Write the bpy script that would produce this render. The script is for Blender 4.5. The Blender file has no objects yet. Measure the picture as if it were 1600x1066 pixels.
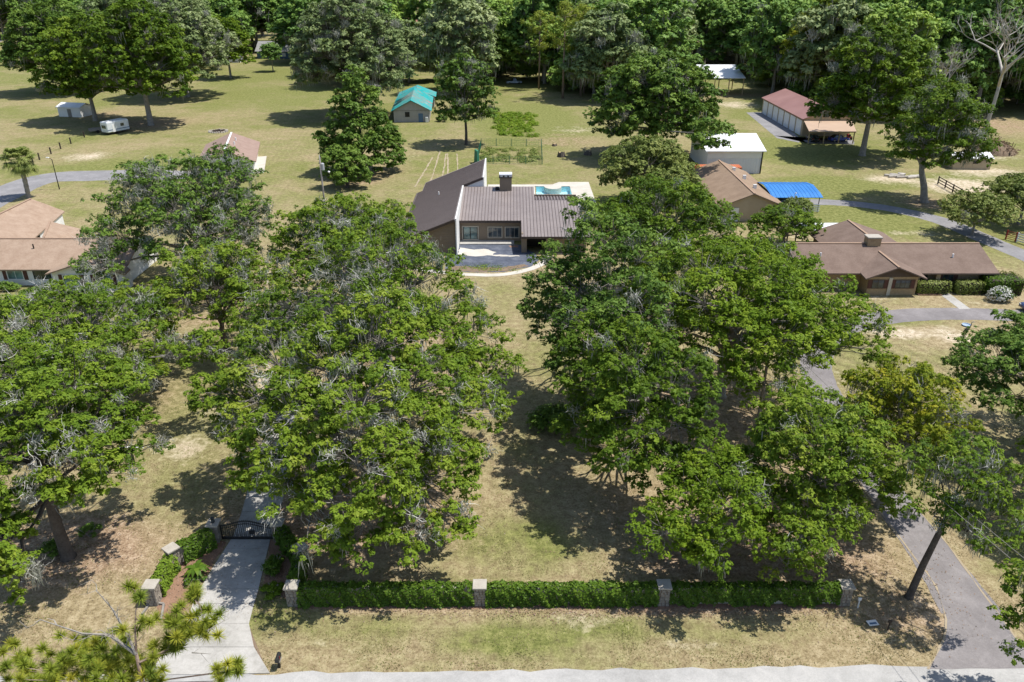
import bpy, math, random
import numpy as np
from mathutils import Vector, Matrix

# ------------------------------------------------------------------ camera, sky, sun, exposure
scene = bpy.context.scene
COL = scene.collection
CAM_H = 35.0
PITCH = math.radians(25.8)          # camera looks this far below the horizontal
FPX = 1210.0                        # focal length in pixels of the 1600 px wide photograph
cam_d = bpy.data.cameras.new('camera')
cam_d.sensor_width = 36.0
cam_d.lens = 36.0 * FPX / 1600.0
cam_d.clip_end = 6000
cam = bpy.data.objects.new('camera', cam_d)
COL.objects.link(cam)
cam.location = (0, 0, CAM_H)
cam.rotation_euler = (math.pi / 2 - PITCH, 0, 0)
scene.camera = cam

SUN_EL, SUN_AZ = math.radians(66), math.radians(84)      # azimuth clockwise from +Y
world = bpy.data.worlds.new('World')
scene.world = world
world.use_nodes = True
wn = world.node_tree.nodes
sky = wn.new('ShaderNodeTexSky')
sky.sky_type = 'NISHITA'
sky.sun_disc = False
sky.sun_elevation = SUN_EL
sky.sun_rotation = SUN_AZ
sky.altitude = 50
sky.air_density = 1.0
sky.dust_density = 1.0
world.node_tree.links.new(sky.outputs[0], wn['Background'].inputs['Color'])
wn['Background'].inputs['Strength'].default_value = 0.13

sun_d = bpy.data.lights.new('sun', 'SUN')
sun_d.energy = 5.0
sun_d.angle = math.radians(0.53)
sun_d.color = (1.0, 0.955, 0.88)
sun = bpy.data.objects.new('sun', sun_d)
COL.objects.link(sun)
SUN_DIR = Vector((math.cos(SUN_EL) * math.sin(SUN_AZ), math.cos(SUN_EL) * math.cos(SUN_AZ), math.sin(SUN_EL)))
sun.rotation_euler = (-SUN_DIR).to_track_quat('-Z', 'Y').to_euler()
sun.location = (60, 0, 90)

scene.view_settings.view_transform = 'Standard'
scene.view_settings.look = 'None'
scene.view_settings.gamma = 1.0
scene.view_settings.exposure = 0.28
scene.render.engine = 'CYCLES'
scene.cycles.use_denoising = True
scene.cycles.max_bounces = 6
scene.cycles.diffuse_bounces = 3
scene.cycles.transmission_bounces = 4
scene.cycles.transparent_max_bounces = 6
scene.cycles.caustics_reflective = False
scene.cycles.caustics_refractive = False

# ------------------------------------------------------------------ surveying: photo pixel -> place on the land
CP, SP = math.cos(PITCH), math.sin(PITCH)
def P(px, py, z=0.0):
    """world point at height z seen at photograph pixel (px, py)"""
    u, v = (px - 800) / FPX, (py - 533) / FPX
    dx, dy, dz = u, CP - v * SP, -SP - v * CP
    t = (z - CAM_H) / dz
    return Vector((dx * t, dy * t, z))
def PX(px, Y, z=0.0):
    return (px - 800) / FPX * (Y * CP + (CAM_H - z) * SP)

# ------------------------------------------------------------------ mesh helpers
class MB:
    """collects faces and links them as ONE mesh object"""
    def __init__(self, org=(0, 0, 0)):
        self.v, self.f, self.o = [], [], Vector(org)
    def add(self, pts, faces):
        b = len(self.v)
        self.v += [tuple(Vector(p) - self.o) for p in pts]
        self.f += [tuple(i + b for i in f) for f in faces]
        return self
    def face(self, *pts):
        return self.add(pts, [tuple(range(len(pts)))])
    def hexa(self, p):
        return self.add(p, [(3, 2, 1, 0), (4, 5, 6, 7), (0, 1, 5, 4), (1, 2, 6, 5), (2, 3, 7, 6), (3, 0, 4, 7)])
    def box(self, x0, x1, y0, y1, z0, z1):
        return self.hexa([(x0, y0, z0), (x1, y0, z0), (x1, y1, z0), (x0, y1, z0),
                          (x0, y0, z1), (x1, y0, z1), (x1, y1, z1), (x0, y1, z1)])
    def obox(self, c, sx, sy, z0, z1, rot=0, taper=1.0):
        cr, sr = math.cos(rot), math.sin(rot)
        p = []
        for z, k in ((z0, 1), (z1, taper)):
            for a, b in ((-1, -1), (1, -1), (1, 1), (-1, 1)):
                x, y = a * sx / 2 * k, b * sy / 2 * k
                p.append((c[0] + x * cr - y * sr, c[1] + x * sr + y * cr, z))
        return self.hexa(p)
    def prism(self, top, dz):
        """polygon 'top' (3D, counter clockwise from above) extruded down by dz"""
        n = len(top)
        bot = [(p[0], p[1], p[2] - dz) for p in top]
        f = [tuple(range(n)), tuple(range(2 * n - 1, n - 1, -1))]
        for i in range(n):
            j = (i + 1) % n
            f.append((i, i + n, j + n, j))
        return self.add(list(top) + bot, f)
    def bar(self, a, b, w, h=None, up=(0, 0, 1)):
        a, b, up = Vector(a), Vector(b), Vector(up)
        h = w if h is None else h
        d = (b - a).normalized()
        s = d.cross(up)
        if s.length < 1e-4: s = d.cross(Vector((1, 0, 0)))
        s.normalize(); u = s.cross(d)
        p = []
        for c in (a, b):
            for i, j in ((-1, -1), (1, -1), (1, 1), (-1, 1)):
                p.append(c + s * (i * w / 2) + u * (j * h / 2))
        return self.hexa(p)
    def tube(self, pts, radii, n=6, cap=True):
        pts = [Vector(p) for p in pts]
        b = len(self.v); rings = []
        for i, p in enumerate(pts):
            d = (pts[min(i + 1, len(pts) - 1)] - pts[max(i - 1, 0)])
            if d.length < 1e-6: d = Vector((0, 0, 1))
            d.normalize()
            s = d.cross(Vector((0, 1, 0.13)))
            if s.length < 1e-3: s = d.cross(Vector((1, 0, 0)))
            s.normalize(); u = s.cross(d)
            for k in range(n):
                a = 2 * math.pi * k / n
                self.v.append(tuple(p + (s * math.cos(a) + u * math.sin(a)) * radii[i] - self.o))
        for i in range(len(pts) - 1):
            for k in range(n):
                k2 = (k + 1) % n
                self.f.append((b + i * n + k, b + i * n + k2, b + (i + 1) * n + k2, b + (i + 1) * n + k))
        if cap:
            self.f.append(tuple(b + k for k in range(n - 1, -1, -1)))
            self.f.append(tuple(b + (len(pts) - 1) * n + k for k in range(n)))
        return self
    def lathe(self, c, prof, n=12):
        b = len(self.v)
        for r, z in prof:
            for k in range(n):
                a = 2 * math.pi * k / n
                self.v.append((c[0] + r * math.cos(a) - self.o.x, c[1] + r * math.sin(a) - self.o.y, z - self.o.z))
        m = len(prof)
        for i in range(m - 1):
            for k in range(n):
                k2 = (k + 1) % n
                self.f.append((b + i * n + k, b + i * n + k2, b + (i + 1) * n + k2, b + (i + 1) * n + k))
        self.f.append(tuple(b + (m - 1) * n + k for k in range(n)))
        return self
    def build(self, name, mat=None, parent=None, smooth=False, bevel=0.0, kind=None):
        me = bpy.data.meshes.new(name)
        me.from_pydata(self.v, [], self.f)
        me.update()
        if mat: me.materials.append(mat)
        if smooth:
            me.polygons.foreach_set('use_smooth', [True] * len(me.polygons))
        return link(name, me, parent, bevel, kind)

def link(name, me, parent=None, bevel=0.0, kind=None):
    o = bpy.data.objects.new(name, me)
    COL.objects.link(o)
    if parent is not None: o.parent = parent
    if bevel:
        m = o.modifiers.new('bevel', 'BEVEL'); m.width = bevel; m.segments = 2; m.limit_method = 'ANGLE'
    if kind: o['kind'] = kind
    return o

def tag(o, label, cat, group=None, kind=None):
    o['label'] = label; o['category'] = cat
    if group: o['group'] = group
    if kind: o['kind'] = kind
    return o
def thing(name, label, cat, loc=(0, 0, 0), rot=0.0, group=None):
    o = bpy.data.objects.new(name, None)
    o.empty_display_size = 0.5
    COL.objects.link(o)
    o.location = loc; o.rotation_euler = (0, 0, rot)
    return tag(o, label, cat, group)
def copy_tree(o, parent=None):
    c = o.copy(); COL.objects.link(c); c.parent = parent
    for ch in list(o.children): copy_tree(ch, c)
    return c
def struct(o):
    o['kind'] = 'structure'; return o

# ------------------------------------------------------------------ materials
def new_mat(name):
    m = bpy.data.materials.new(name); m.use_nodes = True
    nt = m.node_tree
    return m, nt, nt.nodes['Principled BSDF']
def ramp(nt, fac, stops):
    r = nt.nodes.new('ShaderNodeValToRGB')
    el = r.color_ramp.elements
    while len(el) > 1: el.remove(el[-1])
    el[0].position = stops[0][0]; el[0].color = (*stops[0][1], 1)
    for p, c in stops[1:]:
        e = el.new(p); e.color = (*c, 1)
    nt.links.new(fac, r.inputs['Fac'])
    return r.outputs['Color']
def noise(nt, vec, scale, detail=4, rough=0.55, dist=0.0):
    n = nt.nodes.new('ShaderNodeTexNoise')
    n.inputs['Scale'].default_value = scale; n.inputs['Detail'].default_value = detail
    n.inputs['Roughness'].default_value = rough; n.inputs['Distortion'].default_value = dist
    nt.links.new(vec, n.inputs['Vector'])
    return n.outputs['Fac']
def math_n(nt, op, a, b=None, clamp=False):
    n = nt.nodes.new('ShaderNodeMath'); n.operation = op; n.use_clamp = clamp
    for i, x in enumerate((a, b)):
        if x is None: continue
        if isinstance(x, (int, float)): n.inputs[i].default_value = x
        else: nt.links.new(x, n.inputs[i])
    return n.outputs[0]
def mixc(nt, fac, a, b, mode='MIX'):
    n = nt.nodes.new('ShaderNodeMix'); n.data_type = 'RGBA'; n.blend_type = mode
    for s, x in (('Factor', fac), ('A', a), ('B', b)):
        idx = {'Factor': 0, 'A': 6, 'B': 7}[s]
        if isinstance(x, (int, float)): n.inputs[idx].default_value = x
        elif isinstance(x, tuple): n.inputs[idx].default_value = (*x, 1)
        else: nt.links.new(x, n.inputs[idx])
    return n.outputs[2]
def objco(nt):
    t = nt.nodes.new('ShaderNodeTexCoord'); return t.outputs['Object']
def bump(nt, bs, h, strength=0.4, dist=0.05):
    b = nt.nodes.new('ShaderNodeBump'); b.inputs['Strength'].default_value = strength
    b.inputs['Distance'].default_value = dist
    nt.links.new(h, b.inputs['Height']); nt.links.new(b.outputs[0], bs.inputs['Normal'])
def pm(name, c1, c2=None, scale=1.5, rough=0.75, spec=0.3, bmp=0.0, fine=14.0, metal=0.0):
    """two tones mixed by coarse and fine noise"""
    m, nt, bs = new_mat(name)
    c2 = c2 or tuple(x * 0.82 for x in c1)
    co = objco(nt)
    f = math_n(nt, 'ADD', math_n(nt, 'MULTIPLY', noise(nt, co, scale, 5), 0.6), math_n(nt, 'MULTIPLY', noise(nt, co, fine, 3), 0.4))
    nt.links.new(ramp(nt, f, [(0.36, c1), (0.64, c2)]), bs.inputs['Base Color'])
    bs.inputs['Roughness'].default_value = rough
    bs.inputs['Specular IOR Level'].default_value = spec
    bs.inputs['Metallic'].default_value = metal
    if bmp: bump(nt, bs, noise(nt, co, fine, 4), bmp, 0.05)
    return m
def leaf_mat(name, stops, trans=0.3, objvar=0.35, rough=0.5):
    m, nt, bs = new_mat(name)
    at = nt.nodes.new('ShaderNodeAttribute'); at.attribute_name = 'tint'
    oi = nt.nodes.new('ShaderNodeObjectInfo')
    f = math_n(nt, 'ADD', math_n(nt, 'MULTIPLY', at.outputs['Fac'], 1 - objvar), math_n(nt, 'MULTIPLY', oi.outputs['Random'], objvar))
    c = ramp(nt, f, stops)
    nt.links.new(c, bs.inputs['Base Color'])
    bs.inputs['Roughness'].default_value = rough
    bs.inputs['Specular IOR Level'].default_value = 0.10
    tr = nt.nodes.new('ShaderNodeBsdfTranslucent')
    nt.links.new(mixc(nt, 0.6, c, (0.16, 0.22, 0.02)), tr.inputs['Color'])
    mx = nt.nodes.new('ShaderNodeMixShader'); mx.inputs[0].default_value = trans
    nt.links.new(bs.outputs[0], mx.inputs[1]); nt.links.new(tr.outputs[0], mx.inputs[2])
    nt.links.new(mx.outputs[0], nt.nodes['Material Output'].inputs['Surface'])
    return m

M = {}
M['leaf_oak'] = leaf_mat('leaf_oak', [(0.0, (0.050, 0.099, 0.011)), (0.4, (0.117, 0.196, 0.019)), (0.75, (0.203, 0.290, 0.028)), (1.0, (0.292, 0.346, 0.048))], 0.32, 0.22)
M['leaf_dark'] = leaf_mat('leaf_dark', [(0.0, (0.041, 0.086, 0.017)), (0.5, (0.099, 0.177, 0.028)), (1.0, (0.199, 0.293, 0.050))], 0.24, 0.15)
M['leaf_bright'] = leaf_mat('leaf_bright', [(0.0, (0.077, 0.139, 0.011)), (0.5, (0.163, 0.259, 0.020)), (1.0, (0.266, 0.343, 0.032))], 0.34, 0.10)
M['leaf_yellow'] = leaf_mat('leaf_yellow', [(0.0, (0.113, 0.168, 0.013)), (0.5, (0.239, 0.279, 0.020)), (1.0, (0.428, 0.376, 0.030))], 0.34, 0.1)
M['leaf_olive'] = leaf_mat('leaf_olive', [(0.0, (0.089, 0.125, 0.031)), (0.5, (0.177, 0.222, 0.054)), (1.0, (0.294, 0.322, 0.097))], 0.22, 0.15)
M['leaf_grey'] = leaf_mat('leaf_grey', [(0.0, (0.106, 0.157, 0.058)), (0.5, (0.222, 0.288, 0.112)), (1.0, (0.425, 0.472, 0.229))], 0.20, 0.3)
M['leaf_far'] = leaf_mat('leaf_far', [(0.0, (0.080, 0.154, 0.043)), (0.4, (0.158, 0.278, 0.060)), (0.75, (0.267, 0.396, 0.076)), (1.0, (0.417, 0.517, 0.103))], 0.22, 0.45)
M['leaf_brown'] = leaf_mat('leaf_brown', [(0.0, (.20, .11, .06)), (0.5, (.30, .20, .14)), (1.0, (.34, .29, .25))], 0.15, 0.1)
M['leaf_ivy'] = leaf_mat('leaf_ivy', [(0.0, (0.039, 0.077, 0.011)), (0.5, (0.088, 0.160, 0.018)), (1.0, (0.176, 0.259, 0.029))], 0.25, 0.1, 0.4)
M['needle'] = leaf_mat('needle', [(0.0, (0.101, 0.168, 0.026)), (0.5, (0.254, 0.312, 0.040)), (1.0, (0.473, 0.442, 0.053))], 0.2, 0.05)
M['moss'] = leaf_mat('moss', [(0.0, (0.153, 0.165, 0.124)), (0.5, (0.295, 0.301, 0.254)), (1.0, (0.472, 0.472, 0.419))], 0.25, 0.1, 0.9)
M['twig'] = leaf_mat('twig', [(0.0, (0.291, 0.280, 0.252)), (0.5, (0.493, 0.482, 0.448)), (1.0, (0.694, 0.683, 0.650))], 0.05, 0.1, 0.9)
M['bark'] = pm('bark', (.20, .18, .155), (.33, .31, .28), 2.0, 0.9, 0.15, 0.8, 9)
M['bark_dark'] = pm('bark_dark', (.075, .062, .052), (.14, .12, .105), 2.0, 0.9, 0.15, 0.8, 9)
M['bark_pale'] = pm('bark_pale', (.34, .31, .27), (.52, .49, .45), 1.2, 0.85, 0.15, 0.6, 7)
M['bark_pine'] = pm('bark_pine', (.17, .115, .085), (.30, .24, .20), 3.0, 0.9, 0.15, 0.8, 10)
M['metal_roof'] = pm('metal_roof', (.200, .170, .162), (.255, .220, .208), 0.35, 0.5, 0.4, 0, 4)
M['metal_roof_trim'] = pm('metal_roof_trim', (.075, .055, .050), None, 1, 0.5, 0.4)
M['siding_brown'] = pm('siding_brown', (.225, .180, .135), (.255, .205, .155), 0.8, 0.8, 0.2, 0.15, 8)
M['white_paint'] = pm('white_paint', (.80, .80, .78), (.70, .70, .68), 0.7, 0.6, 0.3)
M['white_roof'] = pm('white_roof', (.82, .83, .84), (.66, .67, .67), 0.25, 0.4, 0.4)
M['pale_metal'] = pm('pale_metal', (.74, .76, .80), (.68, .70, .74), 0.6, 0.5, 0.4)
M['cream_trim'] = pm('cream_trim', (.52, .48, .40), None, 1, 0.6)
M['dark_frame'] = pm('dark_frame', (.018, .017, .017), None, 2, 0.5)
M['black_iron'] = pm('black_iron', (.012, .012, .013), (.02, .02, .02), 2, 0.45, 0.5)
M['shingle_tan'] = pm('shingle_tan', (.275, .195, .142), (.36, .27, .205), 0.9, 0.95, 0.1, 0.4, 5)
M['shingle_brown'] = pm('shingle_brown', (.150, .108, .088), (.205, .152, .125), 0.7, 0.95, 0.1, 0.4, 5)
M['shingle_rose'] = pm('shingle_rose', (.25, .175, .145), (.315, .23, .195), 0.8, 0.95, 0.1, 0.4, 5)
M['shingle_camel'] = pm('shingle_camel', (.225, .162, .116), (.295, .218, .158), 0.6, 0.95, 0.1, 0.4, 5)
M['shingle_grey'] = pm('shingle_grey', (.22, .22, .22), (.30, .30, .30), 0.6, 0.95, 0.1)
M['ridge_cap'] = pm('ridge_cap', (.36, .255, .185), (.30, .205, .15), 2, 0.95, 0.1)
M['red_roof'] = pm('red_roof', (.30, .115, .085), (.36, .15, .11), 0.4, 0.5, 0.4)
M['maroon_roof'] = pm('maroon_roof', (.25, .13, .115), (.33, .185, .165), 0.2, 0.5, 0.4)
M['tan_roof'] = pm('tan_roof', (.42, .30, .215), (.47, .345, .25), 0.5, 0.5, 0.4)
M['tan_wall'] = pm('tan_wall', (.40, .32, .22), (.45, .37, .26), 0.8, 0.8)
M['brick_tan'] = pm('brick_tan', (.30, .215, .125), (.40, .30, .185), 4.0, 0.9, 0.15, 0.4, 9)
M['brown_gable'] = pm('brown_gable', (.10, .072, .055), None, 1.5, 0.8)
M['shutter'] = pm('shutter', (.085, .035, .026), (.11, .05, .04), 2, 0.7)
M['block_grey'] = pm('block_grey', (.30, .285, .27), (.36, .345, .33), 1.2, 0.9, 0.15)
M['blue_door'] = pm('blue_door', (.10, .17, .27), None, 2, 0.6)
M['blue_roof'] = pm('blue_roof', (.022, .15, .44), (.045, .22, .55), 0.5, 0.42, 0.5)
M['orange'] = pm('orange', (.45, .125, .050), (.56, .19, .085), 0.8, 0.6)
M['wood_post'] = pm('wood_post', (.36, .27, .15), (.44, .33, .19), 2, 0.8)
M['wood_dark'] = pm('wood_dark', (.045, .034, .028), (.07, .055, .045), 2, 0.85)
M['wood_grey'] = pm('wood_grey', (.20, .185, .165), (.28, .26, .235), 2, 0.9)
M['green_net'] = pm('green_net', (.03, .17, .10), (.05, .22, .14), 2, 0.7)
M['rubber'] = pm('rubber', (.015, .015, .015), (.03, .03, .03), 3, 0.9)
M['chrome'] = pm('chrome', (.55, .55, .56), None, 2, 0.25, 0.5, metal=1.0)
M['stone_cap'] = pm('stone_cap', (.44, .41, .36), (.33, .30, .255), 2.5, 0.9, 0.2, 0.4, 12)
M['mulch'] = pm('mulch', (.30, .185, .125), (.20, .125, .085), 1.5, 0.95, 0.1, 0.9, 9)
M['soil'] = pm('soil', (.16, .115, .08), (.23, .175, .125), 1.5, 0.95, 0.1, 0.6, 9)
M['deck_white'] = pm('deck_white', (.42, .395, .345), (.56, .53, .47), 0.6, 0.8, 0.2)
M['sand'] = pm('sand', (.38, .32, .23), (.30, .245, .17), 1.0, 0.95, 0.1, 0.5, 9)
M['concrete_worn'] = pm('concrete_worn', (.50, .47, .42), (.38, .35, .30), 0.8, 0.9, 0.15, 0.3, 9)
M['transformer'] = pm('transformer', (.45, .46, .47), None, 2, 0.5)
M['debris'] = pm('debris', (.26, .175, .115), (.17, .115, .08), 1.5, 0.95)
M['flower'] = leaf_mat('flower', [(0, (.55, .55, .50)), (1, (.80, .79, .74))], 0.2, 0.0)
M['red_paint'] = pm('red_paint', (.32, .035, .035), None, 2, 0.6)

def glass_mat(name, c=(.02, .03, .035), rough=0.06):
    m, nt, bs = new_mat(name)
    co = objco(nt)
    nt.links.new(ramp(nt, noise(nt, co, 0.9, 2), [(0.4, c), (0.6, tuple(min(1, x * 2.2 + .01) for x in c))]), bs.inputs['Base Color'])
    bs.inputs['Roughness'].default_value = rough
    bs.inputs['Specular IOR Level'].default_value = 0.8
    return m
M['glass'] = glass_mat('glass')
M['glass_teal'] = glass_mat('glass_teal', (.07, .12, .12), 0.1)
def paint_mat(name, c):
    m, nt, bs = new_mat(name)
    nt.links.new(ramp(nt, noise(nt, objco(nt), 2.0, 3), [(0.35, c), (0.65, tuple(x * .9 for x in c))]), bs.inputs['Base Color'])
    bs.inputs['Roughness'].default_value = 0.25; bs.inputs['Coat Weight'].default_value = 0.5
    return m
M['car_blue'] = paint_mat('car_blue', (.015, .05, .36))
M['car_dark'] = paint_mat('car_dark', (.02, .022, .026))
M['car_navy'] = paint_mat('car_navy', (.03, .05, .12))
M['car_pale'] = paint_mat('car_pale', (.35, .44, .55))
M['trailer_white'] = paint_mat('trailer_white', (.66, .70, .74))
# ------------------------------------------------------------------ the land
rng = np.random.RandomState(7)
POOL = (4.0, 10.2, 127.6, 135.0)       # x0 x1 y0 y1 of the water
def axis(lo, hi, step, far_lo, far_hi):
    a = list(np.arange(lo, hi + 1e-6, step)); s = step
    while a[-1] < far_hi: s *= 1.22; a.append(a[-1] + s)
    s = step
    while a[0] > far_lo: s *= 1.22; a.insert(0, a[0] - s)
    return np.array(a)
gx = axis(-75, 75, 0.9, -3500, 3500)
gy = axis(27, 150, 0.9, -400, 5000)
GX, GY = np.meshgrid(gx, gy)
def blobs(lst):
    out = np.zeros_like(GX)
    for (px, py, rx, ry, s) in lst:
        c = P(px, py)
        d = np.sqrt(((GX - c.x) / rx) ** 2 + ((GY - c.y) / ry) ** 2)
        out = np.maximum(out, s * np.clip(1.35 - d, 0, 1))
    return out
A_GREEN = blobs([(790, 1000, 4, 1.3, .8), (960, 985, 5, 1.2, .5), (420, 960, 4, 2.5, .7), (560, 985, 5, 1.2, .45), (1110, 985, 6, 1.2, .35),
    (1600, 880, 2.5, 6, .55), (800, 840, 3, 2.5, .35), (860, 850, 2.5, 2.2, .5), (880, 560, 5, 4, .25), (1480, 330, 12, 7, .5), (1360, 335, 10, 5, .6),
    (1250, 230, 14, 16, .6), (1300, 290, 12, 6, .5), (1560, 280, 14, 6, .7), (1380, 350, 14, 5, .5), (1400, 500, 6, 1.5, .5), (1260, 310, 8, 4, .5),
    (180, 262, 12, 2.2, .8), (250, 255, 12, 4, .7), (430, 150, 34, 26, .35), (420, 110, 30, 20, .6), (385, 140, 20, 10, .6), (30, 480, 7, 4, .9),
    (620, 200, 16, 18, .2), (860, 130, 40, 14, .8), (700, 140, 20, 16, .8), (820, 190, 14, 26, .9), (1330, 130, 60, 22, .4), (1190, 175, 9, 20, .6),
    (60, 90, 50, 60, .5), (150, 120, 40, 30, .35), (1590, 250, 16, 10, .3), (1500, 420, 3, 3, .2), (1545, 350, 6, 8, .3), (110, 460, 9, 3, .5), (330, 990, 3, 1, .3)])
A_GREEN = A_GREEN - .14 * np.clip((48 - GY) / 12, 0, 1) + .20 * np.clip((GY - 90) / 40, 0, 1)
A_LITTER = blobs([(540, 800, 10, 6, .8), (105, 860, 7, 4.5, .95), (640, 720, 8, 6, .4), (1150, 860, 8, 4, .8), (1260, 860, 7, 4, .7), (1000, 780, 7, 6, .45),
    (1080, 640, 14, 14, .55), (600, 560, 14, 12, .5), (340, 480, 12, 10, .5), (200, 640, 9, 9, .35), (1230, 780, 6, 8, .6), (1420, 960, 4, 3, .55),
    (400, 700, 6, 8, .4), (1180, 880, 10, 2, .8), (600, 270, 6, 12, .4), (730, 225, 8, 8, .3), (880, 220, 12, 10, .5), (226, 195, 14, 14, .6), (150, 180, 10, 12, .5),
    (1540, 195, 20, 20, .6), (1449, 318, 6, 5, .6), (1160, 150, 18, 12, .5), (560, 280, 8, 10, .5), (870, 380, 5, 5, .3), (620, 950, 4, .7, .5), (1100, 950, 9, .6, .9), (800, 947, 22, .5, .7)])
A_BARE = blobs([(285, 700, 3.5, 3, .55), (330, 640, 3, 8, .35), (430, 590, 2.5, 5, .8), (430, 500, 3, 4, .7), (1470, 520, 5, 2.2, .6), (1500, 530, 3, 1.5, .9), (1410, 520, 5, 2, .75), (1370, 465, 3, .8, .7),
    (1470, 472, 10, 1, .35), (1560, 475, 6, 1.2, .4), (1250, 370, 4, 4, .5), (1440, 365, 9, 2.2, .5), (1400, 280, 8, 5, .7), (1500, 290, 10, 8, .8), (1545, 270, 9, 6, .7), (910, 940, 6, .9, .6),
    (915, 975, 3, 1, .5), (460, 1000, 6, 1.2, .35), (560, 1015, 7, 1.1, .35), (1060, 1010, 4, .9, .45), (640, 240, 6, 16, .3), (440, 330, 8, 12, .2), (450, 230, 18, 16, .25), (1150, 165, 10, 3, .8),
    (900, 205, 9, 8, .5), (1450, 955, 1.6, 2.6, .6), (135, 245, 6, 6, .7), (1540, 240, 12, 8, .6), (1300, 590, 3, 4, .4), (860, 560, 2, 3, .3), (1070, 860, 2, 1, .5), (1190, 640, 2.2, 2.4, .5)])
A_MOW = blobs([(1410, 600, 9, 14, 1.0), (1540, 420, 6, 12, .4), (1230, 190, 8, 16, .7), (80, 190, 40, 40, .5), (430, 240, 20, 30, .4)])
A_LANE = blobs([(790, 800, 7, 12, 1.0), (450, 240, 30, 45, .7), (150, 140, 60, 60, .5), (640, 240, 8, 20, .8), (1300, 300, 14, 18, .6)])
vid = np.arange(GX.size).reshape(GX.shape)
quads = np.stack([vid[:-1, :-1], vid[:-1, 1:], vid[1:, 1:], vid[1:, :-1]], -1).reshape(-1, 4)
cx = (GX[:-1, :-1] + GX[1:, 1:]).ravel() / 2; cy = (GY[:-1, :-1] + GY[1:, 1:]).ravel() / 2
keep = ~((cx > POOL[0] - .1) & (cx < POOL[1] + .1) & (cy > POOL[2] - .1) & (cy < POOL[3] + .1))
quads = quads[keep]
gme = bpy.data.meshes.new('ground')
gme.vertices.add(GX.size)
gme.vertices.foreach_set('co', np.stack([GX, GY, np.zeros_like(GX)], -1).astype(np.float32).ravel())
gme.loops.add(quads.size); gme.loops.foreach_set('vertex_index', quads.astype(np.int32).ravel())
gme.polygons.add(len(quads)); gme.polygons.foreach_set('loop_start', np.arange(0, quads.size, 4, dtype=np.int32))
gme.update(calc_edges=True)
for nm, arr in (('green', A_GREEN), ('litter', A_LITTER), ('bare', A_BARE), ('mow', A_MOW), ('lane', A_LANE)):
    gme.attributes.new(nm, 'FLOAT', 'POINT').data.foreach_set('value', arr.astype(np.float32).ravel())
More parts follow.
